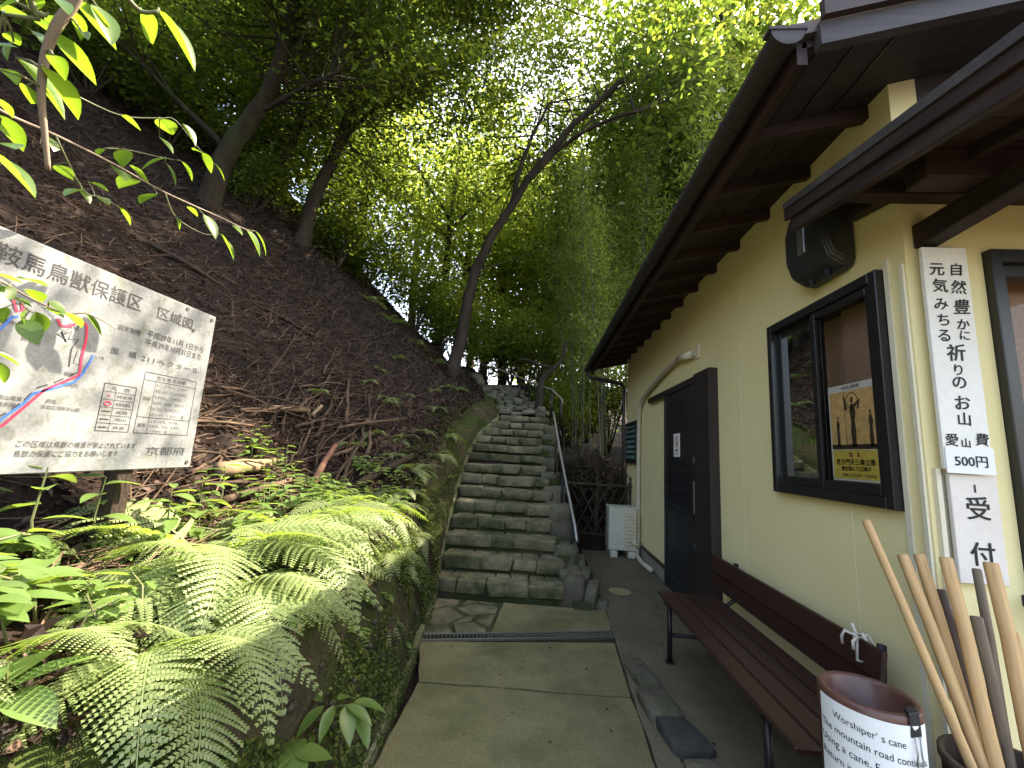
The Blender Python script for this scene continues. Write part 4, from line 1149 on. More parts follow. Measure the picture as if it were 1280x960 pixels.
pr.text('平成29年11月 1日から', 1.680, 1.791, h=.030, width=.285); pr.text('平成39年10月31日まで', 1.678, 1.755, h=.030, width=.28)
pr.text('面　積', 1.462, 1.690, h=.026, width=.10); pr.text('211ヘクタール', 1.675, 1.688, h=.024, width=.285, spacing=1.15)
for r_ in ((1.563,1.390,1.818,1.637),(1.417,1.391,1.540,1.566)): pr.rect(*r_, .0022)
pr.line([(1.563,1.605),(1.818,1.605)], .0018); pr.line([(1.563,1.455),(1.818,1.455)], .0018); pr.line([(1.617,1.390),(1.617,1.605)], .0018)
pr.text('主な生息鳥獣', 1.690, 1.621, h=.018, width=.15)
pr.text('鳥類', 1.590, 1.53, h=.016, width=.034); pr.text('獣類', 1.590, 1.422, h=.016, width=.034)
for i, t in enumerate(('キジ、ヤマドリ、アオゲラ、','キビタキ、シジュウカラ、','オオルリ、ミソサザイ、','ヒガラ、コガラ、ウグイス、','メジロ、カワガラス、','キジバト、ヒヨドリ　等')): pr.text(t, 1.622, 1.590-.0245*i, h=.013, width=.16 if i not in (2,4) else .14, align='l')
for i, t in enumerate(('ニホンジカ、キツネ、','タヌキ、リス、イタチ、','ノウサギ　等')): pr.text(t, 1.622, 1.440-.020*i, h=.012, width=(.14,.15,.09)[i], align='l')
pr.text('凡　例', 1.478, 1.550, h=.016, width=.07)
for i in range(1, 6): pr.line([(1.417,1.566-.0292*i),(1.540,1.566-.0292*i)], .0015)
pr.line([(1.463,1.391),(1.463,1.537)], .0015)
for i, t in enumerate(('特定地','鳥獣保護区','道路','河川','鉄道')): pr.text(t, 1.500, 1.522-.0292*i, h=.012, width=.06 if i < 2 else .045)
for i in (2,3,4): pr.line([(1.425,1.522-.0292*i),(1.457,1.522-.0292*i)], .004)
pr.text('この区域は鳥獣の捕獲が禁止されています', 1.390, 1.3385, h=.022, width=.385, shear=.12)
pr.text('鳥獣の保護にご協力をお願いします', 1.357, 1.308, h=.022, width=.322, shear=.12)
pr.text('京都府', 1.726, 1.319, h=.036, width=.19)
pr.text('貴船', 1.275, 1.737, width=.035); pr.text('鞍馬山', 1.17, 1.66, width=.05); pr.text('二ノ瀬', 1.378, 1.652, width=.035); pr.text('叡山電鉄', 1.155, 1.475, width=.06); pr.text('鞍馬線', 1.15, 1.455, width=.045); pr.text('府道', 1.262, 1.478, width=.03); pr.text('京都広河原美山線', 1.295, 1.458, width=.115)
pr.text('鞍馬川', 1.305, 1.54, width=.045); pr.text('鞍馬', 1.295, 1.575, width=.03); pr.text('貴船山', 1.118, 1.70, width=.04)
pr.line([(1.29,1.60),(1.285,1.66),(1.30,1.70),(1.27,1.69),(1.275,1.72),(1.25,1.70),(1.265,1.68),(1.245,1.71),(1.255,1.69),(1.235,1.70)], .004)
pr.line([(1.33,1.61),(1.30,1.615),(1.305,1.66)], .002)
ra = [(1.131,1.408),(1.167,1.443),(1.191,1.473),(1.214,1.515),(1.259,1.54),(1.297,1.569),(1.334,1.597)]
for a, b in zip(ra[:-1], ra[1:]): pr.line([a, (a[0]*.4+b[0]*.6, a[1]*.4+b[1]*.6)], .005)
pr.build('lettering', M['greyink'], ib)
pr = Print('+x', (0,-1.5,-.9), .0022)
pr.line([(.9,1.33),(1.0,1.36),(1.134,1.382),(1.153,1.392),(1.181,1.432),(1.236,1.512),(1.326,1.578),(1.321,1.637),(1.322,1.713),(1.315,1.753),(1.295,1.765),(1.265,1.735),(1.238,1.728),(1.225,1.747)], .008, 0)
pr.line([(.8,1.60),(.95,1.70),(1.062,1.757),(1.089,1.795),(1.119,1.736),(1.132,1.745),(1.123,1.771)], .008, 0)
pr.line([(1.441+.012*math.cos(a),1.4925+.007*math.sin(a)) for a in [i*math.pi/8 for i in range(17)]], .004, 0)
pr.line([(1.435,1.521),(1.441,1.528),(1.447,1.521),(1.435,1.521)], .002, 0)
pr.line([(.9,1.34),(1.0,1.365),(1.134,1.392),(1.156,1.423),(1.191,1.463),(1.208,1.496),(1.26,1.522),(1.317,1.552),(1.335,1.585),(1.351,1.633),(1.355,1.656)], .007, 1)
pr.line([(.85,1.50),(1.0,1.60),(1.082,1.654),(1.097,1.682),(1.109,1.713),(1.125,1.723)], .007, 1)
pr.build('map_lines', [M['redink'], M['blueink']], ib)
bpy.data.objects.remove(_to); bpy.data.curves.remove(_tc)

# ------------------------------------------------------------------ sun gaps in the canopy: where leaves thin out so light reaches the bank
S_ = np.array(SUN_TO)
def sun_open(P, keep=0.06):
    """True for leaf positions to keep; the canopy has a real gap above the fern bank and small random holes elsewhere"""
    t = (P[:,2]-1.1)/S_[2]
    qx, qy = P[:,0]-t*S_[0], P[:,1]-t*S_[1]
    gap = (qx > -1.66) & (qx < -.75) & (qy > .55) & (qy < 3.9)
    gap |= (np.abs(qx+1.75) < .35) & (np.abs(qy-5.2) < .5)
    rnd = RNG.random(len(P))
    keepm = ~gap | (rnd < keep)
    brd = (qx > -2.4) & (qx <= -1.66) & (qy > .4) & (qy < 3.0)      # thinner leaf cover above the board: dappled
    keepm &= ~brd | (rnd < .7)
    hole = np.zeros(len(P), bool)
    rg = np.random.default_rng(77)
    for k in range(95):
        hx, hy, hr = rg.uniform(-9, -2.2), rg.uniform(2.0, 11), rg.uniform(.16, .46)
        hole |= ((qx-hx)**2 + (qy-hy)**2) < hr*hr
    for hx, hy, hr in ((-6.2,7.1,.6),(-5.6,6.2,.5),(-7.4,6.0,.6),(-6.8,8.0,.6),(-5.0,7.4,.4),(-4.4,5.6,.3)):
        hole |= ((qx-hx)**2 + (qy-hy)**2) < hr*hr
    return keepm & (~hole | (rnd < .04))

def clump_points(centers, per, spread, flat=.55, rng=RNG):
    C_ = np.repeat(np.asarray(centers), per, 0)
    D = rng.normal(0, 1, C_.shape); D[:,2] *= flat
    return C_ + D*np.asarray(spread)

def ellipsoid_pts(n, c, r, rng, shell=.35):
    d = rng.normal(0, 1, (n,3)); d /= np.linalg.norm(d, axis=1, keepdims=True)
    k = rng.uniform(shell, 1, n)**(1/1.6)
    return np.asarray(c) + d*np.asarray(r)*k[:,None]

def limb_to(mb, src, dst, r, rng, n=5, sides=5):
    a, b = Vector(src), Vector(dst)
    mid = a.lerp(b, .5) + Vector((rng.normal(0,.12), rng.normal(0,.12), -abs((b-a).length)*.06 + rng.normal(0,.08)))
    pts = []
    for i in range(n):
        t = i/(n-1)
        pts.append((1-t)**2*a + 2*t*(1-t)*mid + t*t*b)
    mb.tube(pts, [r*(1-t*.8) for t in np.linspace(0,1,n)], sides, cap=False)

def smooth_path(pts, k=4):
    P = [Vector(p) for p in pts]; out = []
    for i in range(len(P)-1):
        p0, p1, p2, p3 = P[max(i-1,0)], P[i], P[i+1], P[min(i+2,len(P)-1)]
        for j in range(k):
            t = j/k
            out.append(.5*((2*p1) + (-p0+p2)*t + (2*p0-5*p1+4*p2-p3)*t*t + (-p0+3*p1-3*p2+p3)*t**3))
    out.append(P[-1]); return out

def make_tree(name, label, paths, crowns, nclump, per, leaf, m, bark, seed, group=None, spread=.33, gaps=True, sides=10, limb_r=.022):
    """paths: [(points, r0, r1)] first is the trunk; crowns: [(centre, radii, weight)]"""
    rng = np.random.default_rng(seed)
    basep = Vector(paths[0][0][0])
    t = empty(name, basep); tag(t, label, 'tree', group)
    tr = MB(); allp = []
    for i, (pts, ra, rb) in enumerate(paths):
        sp_ = smooth_path(pts, 5); n = len(sp_)
        rad = [ra + (rb-ra)*(j/(n-1))**.85 for j in range(n)]
        if i == 0: rad[0] *= 1.35; rad[1] *= 1.12
        sp_ = [p + Vector((noise.noise(p*2.1), noise.noise(p*2.1+Vector((9,0,0))), 0))*.05*(1 if j else 0) for j, p in enumerate(sp_)]
        if i == 0: sp_[0] = sp_[0] - Vector((0,0,.35))
        allp += sp_[n//3:]
        tr.tube([p-basep for p in sp_], rad, sides)
    tr.build('trunk', bark, t, smooth=True)
    cs_ = []
    tot = sum(c[2] for c in crowns)
    for c, r, wt in crowns: cs_.append(ellipsoid_pts(max(1, int(nclump*wt/tot)), c, r, rng))
    cs_ = np.concatenate(cs_)
    br = MB()
    ap = np.array([tuple(p) for p in allp])
    for c in cs_[::4]:
        d = np.linalg.norm(ap - c, axis=1) + np.maximum(0, ap[:,2]-c[2])*.8
        od = np.argsort(d)
        s = ap[int(od[min(len(od)-1, int(abs(rng.normal(0, len(od)*.22))))])]
        limb_to(br, Vector(s)-basep, Vector(c)-basep, limb_r*rng.uniform(.4,1), rng)
    br.build('branches', bark, t)
    P = clump_points(cs_, per, spread, .55, rng)
    if gaps: P = P[sun_open(P)]
    V_ = leaf_quads(P - np.array(basep), leaf[0], leaf[1], rng=rng)
    link('crown', quads_mesh('crown', V_, m), t)
    return t

T1 = [(-2.12,9.6,3.24),(-1.95,9.6,4.08),(-1.81,9.5,5.26),(-1.56,9.4,6.05),(-.72,9.2,7.63),(.19,9.0,8.89),(1.1,8.8,9.8),(1.99,8.6,10.57)]
make_tree('leaning_tree', 'dark slender tree leaning right across the sky above the steps',
          [(T1,.165,.05), ([(-.9,9.25,7.34),(-.75,9.3,8.24),(-.55,9.3,9.02),(-.14,9.4,10.26)],.08,.03), ([(-.62,9.2,7.74),(.2,9.0,8.67),(1.27,8.6,9.08),(1.95,8.4,9.1)],.06,.025)],
          [((2.2,8.7,10.7),(1.3,.7,.8),.7), ((.4,10.6,10.8),(2.8,1.6,1.8),3), ((-1.4,10.8,9.6),(1.9,1.2,2.0),2), ((3.0,9.8,11.4),(1.6,1.2,1.2),1.6), ((.2,10.6,7.4),(1.2,.8,.6),.3), ((1.2,10.0,13.0),(2.6,1.8,1.1),1.6), ((-2.4,10.8,6.8),(1.3,.7,.9),.5)],
          340, 56, (.135,.064), M['leaf_oak'], M['bark'], 21)
make_tree('mossy_tree', 'thick mossy trunk leaning right on the upper hillside at left',
          [([(-5.86,6.2,5.15),(-5.64,6.2,6.29),(-5.17,6.1,6.99),(-4.85,6.0,7.69),(-4.65,5.9,8.72),(-4.55,5.8,9.95)],.18,.08), ([(-5.17,6.1,6.99),(-4.56,6.0,7.21),(-3.62,5.8,7.5)],.055,.025), ([(-5.64,6.2,6.3),(-6.3,6.0,6.9),(-7.1,5.6,7.6)],.07,.03)],
          [((-4.3,6.2,9.8),(2.5,2.2,1.7),3), ((-2.6,6.4,9.6),(2.2,1.9,1.3),2.6), ((-6.8,5.4,9.3),(2.0,1.8,1.4),1.6), ((-4.6,7.6,8.3),(1.6,1.0,1.0),.8), ((-3.2,6.2,7.7),(1.3,1.0,.7),.6)],
          460, 58, (.125,.060), M['leaf_oak'], M['mossbark'], 22)
make_tree('dark_tree', 'dark trunk on the ridge behind the mossy tree',
          [([(-5.31,8.1,5.55),(-5.18,8.1,6.62),(-4.84,8.1,7.71),(-4.54,8.0,8.94),(-4.43,7.9,10.74),(-4.59,7.8,12.6)],.17,.06), ([(-4.8,8.1,7.8),(-4.2,8.0,8.6),(-3.3,7.8,9.2)],.06,.03)],
          [((-3.9,8.2,11.4),(2.7,2.0,2.0),3), ((-2.2,8.2,9.4),(1.8,1.5,1.4),1.6), ((-5.7,8.6,10.6),(1.8,1.6,1.7),1.2), ((-1.0,8.0,11.6),(2.2,1.8,1.2),1.6), ((-3.6,9.6,7.8),(1.5,1.2,1.0),.8)],
          380, 56, (.135,.064), M['leaf_oak'], M['bark'], 23)
make_tree('forked_tree', 'thin crooked dark tree between the two thicker ridge trunks',
          [([(-6.3,8.1,6.5),(-6.14,8.1,7.29),(-5.85,8.1,8.2),(-5.6,8.0,8.7),(-5.5,8.0,10.0)],.11,.04), ([(-5.9,8.1,8.1),(-5.41,8.0,8.43),(-4.9,7.9,8.6)],.05,.02)],
          [((-6.3,8.6,10.4),(2.4,1.8,1.8),2), ((-8.0,8.0,9.8),(2.2,1.8,1.5),1.6), ((-5.6,9.4,8.6),(1.6,1.2,1.0),.8), ((-8.6,7.2,11.6),(2.4,2.0,1.4),1.2)], 360, 56, (.125,.060), M['leaf_oak'], M['bark'], 24)
make_tree('overhead_tree', 'leafy tree whose branches hang across the top of the view',
          [([(-7.2,3.0,6.0),(-6.6,3.2,7.2),(-5.4,3.6,8.6),(-3.6,4.2,9.4),(-1.6,4.8,9.9)],.16,.05), ([(-3.6,4.2,9.4),(-1.8,5.2,9.2),(-1.2,5.8,9.4),(-.6,6.4,9.8)],.05,.02), ([(-1.6,4.8,9.9),(.2,4.6,9.0),(1.4,4.3,7.8),(1.9,4.1,7.0)],.045,.02)],  # last bough and its crown: added above the frame to dapple sun on the board
          [((-1.4,5.4,9.4),(2.2,1.5,.9),2.4), ((-1.2,6.4,10.2),(1.7,1.5,.8),1.8), ((-3.4,4.4,9.0),(1.6,1.4,.9),1.3), ((1.9,4.1,6.9),(1.1,1.1,.6),.55)],
          300, 60, (.095,.046), M['leaf_oak'], M['bark'], 25)

def snag(name, label, pts, r0, r1, m):
    p0 = Vector(pts[0]); t = empty(name, p0); tag(t, label, 'tree')
    sp_ = smooth_path(pts, 4); n = len(sp_)
    MB().tube([p-p0 for p in sp_], [r0+(r1-r0)*i/(n-1) for i in range(n)], 9).build('trunk', m, t, smooth=True)
    return t
t = snag('crooked_stump', 'crooked bare trunk bending right at the top of the steps', [(-.04,9.0,2.1),(-.01,9.0,2.6),(.03,9.0,2.99),(.23,9.0,3.23),(.43,9.0,3.45),(.52,9.05,3.9)], .09, .035, M['bark'])
MB().tube([(.30,0,1.15),(.20,0,1.20),(.0,0,1.22),(-.27,0,1.32),(-.45,0,1.35)], [.035,.03,.026,.02,.01], 7).build('branch', M['bark'], t, smooth=True)

# background trees: three kinds, copied
def bg_proto(kind, seed):
    h = (9.5, 11.5, 8.0)[kind]
    rng = np.random.default_rng(seed)
    lean = rng.uniform(-.6, .6)
    trunk = [(0,0,0),(.1,.05,h*.25),(lean*.4,.1,h*.5),(lean*.8,0,h*.75),(lean,0,h*.97)]
    cr = [((lean*.6,0,h*.72),(2.3,2.2,h*.27),3), ((lean*.2+1.1,.3,h*.5),(1.5,1.4,h*.17),1.4), ((lean*.2-1.2,-.3,h*.45),(1.5,1.4,h*.17),1.4), ((0.2,.2,h*.25),(1.2,1.2,h*.13),.8)]
    nm = ('broadleaf_tree','tall_broadleaf_tree','light_broadleaf_tree')[kind]
    lb = ('green broadleaf tree in the wood beyond the steps','tall broadleaf tree in the wood beyond the steps','light green sunlit tree in the wood beyond the steps')[kind]
    return make_tree(nm, lb, [(trunk,.16,.03), ([(lean*.3,.1,h*.42),(lean*.3+.9,.3,h*.55),(lean*.3+1.6,.4,h*.68)],.06,.02), ([(lean*.35,.1,h*.45),(lean*.35-.9,-.2,h*.58),(lean*.35-1.5,-.3,h*.66)],.06,.02)],
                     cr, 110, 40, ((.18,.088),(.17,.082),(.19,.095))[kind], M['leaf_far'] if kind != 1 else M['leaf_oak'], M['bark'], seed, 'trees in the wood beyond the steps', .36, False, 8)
protos = [bg_proto(k, 40+k) for k in range(3)]
spots = [(6.0,12.6,1),(2.2,17.2,1),(4.6,18.6,1),(.2,19.6,1),(1.2,14.8,0),(4.6,12.0,1),(6.8,13.2,1),(3.3,13.2,1),(3.9,17.5,2),(5.0,12.4,0),(-3.4,15.8,2),(1.6,16.2,0),(-1.0,21.5,2),(7.6,19,1),(-7.6,14.5,2),(-9.6,9.6,2),(-3.6,13.5,0),(-1.6,17.0,2),(1.8,16.8,2),(3.6,14.0,0),(-6.2,12.5,1),(-8.8,12.0,0),(.2,18.5,2),(-2.8,19,2),(9.0,14,0),(-6,18,0),(6,22,1),(-9.5,17,1),(-11.5,11,0),(11.5,18,1),(8.2,10.8,2),(-13,15,1),(1.8,24,0),(-4.5,25,1),(-12.5,7.5,1),(10,24,0)]
used = [False]*3
rb = random.Random(5)
for i, (x, y, k) in enumerate(spots):
    if used[k]: o = copy_tree(protos[k])
    else: o = protos[k]; used[k] = True
    z = hill_z(x, y) if x < kerb_x(y) else floor_z(x, y)
    o.location = (x, y, z-.1); o.rotation_euler = (0, 0, rb.uniform(0, 6.28))
    s = rb.uniform(.9, 1.15)*(1 + max(0, y-12)*.045)*(1.5 if 2.5 < x < 8 and y < 13.5 else 1); o.scale = (s, s, s*rb.uniform(1.0,1.15))

# shrubs filling the wood's lower edge
def shrub_proto(seed):
    rng = np.random.default_rng(seed)
    t = empty('shrub', (0,0,0)); mb = MB(); cen = []
    for k in range(9):
        a = rng.uniform(0,6.28); e = Vector((math.cos(a)*rng.uniform(.3,.9), math.sin(a)*rng.uniform(.3,.9), rng.uniform(.7,2.1)))
        limb_to(mb, (0,0,-.1), e, .022, rng, 5, 5)
        for j in range(6): cen.append(tuple(Vector(e)*rng.uniform(.45,1.05) + Vector(rng.normal(0,.2,3))))
    mb.build('stems', M['bark'], t)
    P = clump_points(np.array(cen), 42, .20, .7, rng)
    link('foliage', quads_mesh('foliage', leaf_quads(P, .12, .058, rng=rng), M['leaf_far'] if seed == 90 else M['leaf_oak']), t)
    return t
shp = [shrub_proto(90), shrub_proto(91)]
ush = [False]*2
for i, (x, y, s) in enumerate([(-.9,12.2,1.0),(.0,11.4,1.0),(.9,11.0,1.0),(-2.6,12.0,1.1),(-3.6,11.2,1.0),(-4.4,10.4,1.0),(-5.3,9.8,.9),(-1.8,13.4,1.2),(.8,13.2,1.3),(2.0,12.2,1.3),(-3.4,13.2,1.2),(3.2,11.4,1.2),(-6.4,10.6,1.1),(-7.4,9.6,1.0),(-8.6,9.2,1.1),(.35,10.0,.7),(-.4,12.6,1.0),(1.6,14.2,1.3),(-5.4,11.8,1.1),(3.8,13.2,1.4),(-10,8.6,1.1),(-4.9,8.9,.9),(-6.0,7.4,.8),(-6.9,8.6,1.0),(-7.2,6.6,.9),(-8.0,5.8,1.0),(-8.8,7.2,1.1),(-9.6,5.2,1.1),(-10.4,6.4,1.2),(-1.7,12.0,.9),(-1.2,13.0,1.0),(-2.9,11.6,.9),(.3,12.2,.9),(-.7,13.6,1.1)]):
    k = 1 if x < -4 else 0
    if ush[k]: o = copy_tree(shp[k])
    else: o = shp[k]; ush[k] = True
    z = hill_z(x, y) if x < kerb_x(y) else floor_z(x, y)
    o.location = (x,y,z); o.scale = (s,s,s); o.rotation_euler = (0,0,i*1.7)
    tag(o, 'leafy shrub at the edge of the wood along the ridge' if x < -2 else 'leafy shrub in the wood just beyond the steps', 'shrub', 'shrubs along the edge of the wood')

# bamboo
def bamboo_proto(seed, h):
    rng = np.random.default_rng(seed)
    t = empty('bamboo', (0,0,0))
    lean = rng.uniform(-.5,.5)
    pts = [Vector((lean*(k/12)**2*1.2, .25*(k/12)**2, h*k/12)) for k in range(13)]
    mb = MB(); mb.tube(pts, [.022-.016*k/12 for k in range(13)], 7)
    for k in range(1, 12): mb.tube([pts[k]-Vector((0,0,.012)), pts[k]+Vector((0,0,.012))], .026-.016*k/12, 7)
    mb.build('culm', M['culm'], t)
    cen = []
    br = MB()
    for k in range(110):
        z = h*rng.uniform(.33, 1.0)**.9; tt = z/h
        a = rng.uniform(0, 6.28); L = rng.uniform(.3,.9)*(1.15-tt*.6)
        b = Vector((lean*tt**2*1.2, .25*tt**2, z)); e = b + Vector((math.cos(a)*L, math.sin(a)*L, L*.35))
        br.tube([b, b.lerp(e,.5)+Vector((0,0,.05)), e], [.006,.004,.002], 3, cap=False)
        cen.append(tuple(e)); cen.append(tuple(b.lerp(e,.6)))
    br.build('side_branches', M['culm'], t)
    P = clump_points(np.array(cen), 10, .20, .7, rng)
    link('foliage', quads_mesh('foliage', leaf_quads(P, .16, .030, el=(-1.1,.1), fold=.03, rng=rng), M['leaf_bamboo']), t)
    return t
bp = [bamboo_proto(60+i, h) for i, h in enumerate((8.5, 10.5, 9.5))]
ub = [False]*3
bsp = []
for i in range(24):
    x = rb.uniform(.55, 4.2); y = rb.uniform(8.9, 12.8)
    bsp.append((x, y))
bsp += [(.75,9.2),(.95,8.8),(1.15,9.4),(1.35,8.9),(1.02,10.0),(1.5,9.8),(1.28,8.6),(.85,9.7)]
for i, (x, y) in enumerate(bsp):
    k = i % 3
    if ub[k]: o = copy_tree(bp[k])
    else: o = bp[k]; ub[k] = True
    o.location = (x, y, floor_z(x,y)-.05); o.rotation_euler = (rb.uniform(-.05,.05), rb.uniform(-.05,.05), rb.uniform(0,6.28))
    s = rb.uniform(.85,1.15)*(.62 if y < 10.2 and x < 2.2 else 1); o.scale = (s,s,s)
    tag(o, 'slender bamboo stalk in the grove behind the building', 'bamboo', 'bamboo stalks behind the building')

# lattice fence and brush pile beyond the air conditioner
lf = empty('lattice_fence', (1.0, 7.05, 0))
tag(lf, 'dark old bamboo lattice fence behind the air conditioner', 'fence')
for i in range(13):
    x = -.62 + .16*i
    for sg in (-1, 1):
        a, b = Vector((x, .012*sg, 0)), Vector((x + sg*.52, .012*sg, 1.02))
        if -.65 < b.x < .60 and -.65 < a.x < .60: MB().tube([a, b], .013, 6).build('slat', M['lattice'], lf)
for z in (.18, .95): MB().tube([(-.64,-.035,z),(.58,-.035,z)], .02, 8).build('rail', M['lattice'], lf)
for x in (-.6, .0, .55): MB().tube([(x,.05,-.1),(x,.05,1.1)], .03, 8).build('post', M['lattice'], lf)
br = MB(); rnb = np.random.default_rng(9)
for i in range(900):
    x, y = rnb.uniform(.30,1.75), rnb.uniform(7.2,8.5)
    top = 1.55 - .35*abs(x-.8) - .12*abs(y-8.0)
    z = floor_z(x,y) + rnb.random()**.6*max(.1, top-floor_z(x,y))
    a, e, L = rnb.uniform(0,6.28), rnb.normal(0,.35), rnb.uniform(.15,.6)
    d = Vector((math.cos(a)*math.cos(e), math.sin(a)*math.cos(e), math.sin(e)))*L/2
    c = Vector((x,y,z)); br.tube([c-d, c+Vector((0,0,rnb.normal(0,.02))), c+d], [.007,.006,.003], 3, cap=False)
tag(br.build('brush_pile', M['lattice']), 'dark heap of cut brush and twigs behind the lattice fence', 'brush pile', None, 'stuff')
P = np.stack([rnb.uniform(.3,1.7,3500), rnb.uniform(7.15,8.5,3500), np.zeros(3500)], 1)
for p in P: p[2] = floor_z(p[0],p[1]) + rnb.random()*max(.1, 1.4-.35*abs(p[0]-.8)-floor_z(p[0],p[1]))
tag(link('brush_leaves', quads_mesh('brush_leaves', leaf_quads(P,.06,.03), M['litter'])), 'dead leaves caught in the brush heap', 'leaves', None, 'stuff')

# ------------------------------------------------------------------ leaf litter and twigs on the hillside
def on_hill(n, smin, smax, ymin, ymax, rng, pw=1.6):
    s = smin + (smax-smin)*rng.random(n)**pw; y = ymin + (ymax-ymin)*rng.random(n)**1.1
    x = np.array([kerb_x(a) for a in y]) - s
    z = np.array([hill_z(a,b) for a,b in zip(x,y)])
    return np.stack([x,y,z],1)
rl = np.random.default_rng(31)
P = on_hill(58000, .3, 10, .1, 13, rl); P[:,2] += rl.uniform(.0,.03,len(P))
V_ = leaf_quads(P, .052, .024, el=(-.75,.75), fold=.18, rng=rl)
tag(link('leaf_litter', quads_mesh('leaf_litter', V_, M['litter'])), 'dry brown leaf litter over the hillside', 'leaf litter', None, 'stuff')
P = np.stack([rl.uniform(-.62,.6,26), rl.uniform(1.6,4.1,26), np.full(26,.006)],1)
P2 = np.stack([rl.uniform(.7,1.5,40), rl.uniform(1.8,6.6,40), np.full(40,.018)],1)
tag(link('path_debris', quads_mesh('path_debris', leaf_quads(np.concatenate([P,P2]), .028, .012, el=(-.05,.05), fold=.05, rng=rl), M['litter'])), 'small dead leaves scattered on the concrete', 'leaves', None, 'stuff')
tw = MB()
P = on_hill(3800, .7, 7.5, 1.2, 11, rl, 1.2)
for p in P:
    nrm = hill_normal(p[0],p[1]); L = rl.uniform(.12,.55)
    a = rl.normal(-.25,.6)
    d = Vector((math.sin(a)*.7, math.cos(a), 0)); d = (d - nrm*d.dot(nrm)).normalized()*L/2
    c = Vector(p) + nrm*rl.uniform(.01,.05)
    tw.tube([c-d, c+nrm*rl.normal(.01,.02), c+d+nrm*rl.uniform(-.01,.06)], [.0045,.004,.002], 3, cap=False)
tag(tw.build('dead_twigs', M['deadwood']), 'thin dead twigs littering the hillside', 'twigs', None, 'stuff')

# fallen branches piled along the foot of the slope: each one a thing
fb = random.Random(12)
def fallen(a, b, r0, r1, m, label, group=None, bow=.05, name='fallen_branch'):
    a, b = Vector(a), Vector(b); mid = a.lerp(b,.5)
    pts = []
    for i in range(6):
        t = i/5; p = a.lerp(b,t)
        p = p + Vector((fb.uniform(-1,1), fb.uniform(-1,1), fb.uniform(-.5,1)))*bow*math.sin(t*math.pi)
        pts.append(p)
    p0 = pts[0]
    o = MB().tube([p-p0 for p in pts], [r0+(r1-r0)*i/5 for i in range(6)], 8).build(name, m, smooth=True)
    o.location = p0
    return tag(o, label, 'branch', group)
for i in range(62):
    y = fb.uniform(2.3, 5.8); s = fb.uniform(1.0, 2.0)
    x = kerb_x(y) - s; L = fb.uniform(.5, 1.5)
    a = fb.gauss(.12, .28)
    dx, dy = -math.sin(a)*L*.5, math.cos(a)*L*.5
    A = (x-dx, y-dy); B = (x+dx, y+dy)
    lift = fb.uniform(.015, .13)
    r = fb.choice([.008,.010,.012,.014,.018,.024])
    fallen((A[0],A[1],hill_z(*A)+lift), (B[0],B[1],hill_z(*B)+lift*fb.uniform(.6,1.3)), r, r*.5, M['deadwood'], 'dead branch in the long pile lying along the foot of the slope', 'fallen branches piled on the slope', .04)
z = hill_z(-1.88,3.44)
fallen((-1.86,3.42,z+.02), (-2.1,4.25,1.36), .032, .026, M['redstick'], 'red-brown broken stick leaning up out of the branch pile', None, .01, 'broken_stick')
fallen((-2.72,3.95,hill_z(-2.72,3.95)+.05), (-2.58,4.5,hill_z(-2.58,4.5)+.07), .030, .034, M['palewood'], 'short pale cut log on the slope above the branch pile', None, .01, 'cut_log')
fallen((-2.54,4.5,hill_z(-2.54,4.5)+.05), (-2.50,4.62,hill_z(-2.50,4.62)+.20), .022, .018, M['palewood'], 'pale upright stub beside the short pale log', None, .004, 'cut_log')
fallen((-2.0,2.55,hill_z(-2.0,2.55)+.06), (-2.05,3.2,hill_z(-2.05,3.2)+.06), .055, .045, M['palewood'], 'thick light brown log beside the map board edge', None, .01, 'log')
fallen((-1.75,3.9,hill_z(-1.75,3.9)+.08), (-1.5,5.0,hill_z(-1.5,5.0)+.08), .045, .035, M['mossbark'], 'mossy log at the right end of the branch pile', None, .03, 'log')
fallen((-4.6,4.2,hill_z(-4.6,4.2)+.06), (-3.3,6.2,hill_z(-3.3,6.2)+.06), .03, .012, M['bark'], 'long dark root-like branch across the middle of the slope', None, .08)
fallen((-3.1,4.4,hill_z(-3.1,4.4)+.02), (-2.75,4.55,hill_z(-2.75,4.55)+.95), .012, .004, M['deadwood'], 'bare dead sapling standing on the slope above the pale log', None, .02, 'dead_sapling')
fallen((-2.9,4.9,hill_z(-2.9,4.9)+.02), (-2.6,5.1,hill_z(-2.6,5.1)+.75), .010, .003, M['deadwood'], 'thin bare stem standing upright right of the dead sapling', None, .02, 'dead_sapling')

# ------------------------------------------------------------------ moss, pebbles and small leaves on the bank face
rm = np.random.default_rng(41)
def bank_points(n, smin, smax, ymin, ymax):
    P = on_hill(n, smin, smax, ymin, ymax, rm, 1.0)
    P[:,0] += rm.uniform(0,.03,n)
    return P
P = np.concatenate([bank_points(46000, .0, .6, 1.0, 4.5), bank_points(16000, .0, .7, 4.5, 8.8)])
P = P[np.array([noise.noise(Vector(p)*2.3) > -.12 for p in P])]
tag(link('bank_moss', quads_mesh('bank_moss', leaf_quads(P,.024,.014, el=(-1.2,.9), rng=rm), M['mosstuft'])), 'moss and tiny leaves clothing the bank face', 'moss', None, 'stuff')
pb = MB()
for p in bank_points(260, .02, .45, 1.4, 4.5):
    r = rm.uniform(.005,.017)
    c = Vector(p); ax = Vector((rm.normal(),rm.normal(),rm.normal())).normalized()*r
    pb.tube([c-ax, c-ax*.5, c+ax*.4, c+ax*.9], [r*rm.uniform(.3,.6),r*rm.uniform(.8,1.1),r*rm.uniform(.7,1),r*.4], 5)
tag(pb.build('bank_gravel', M['bankstone'], smooth=True), 'small stones showing in the earth bank', 'gravel', None, 'stuff')
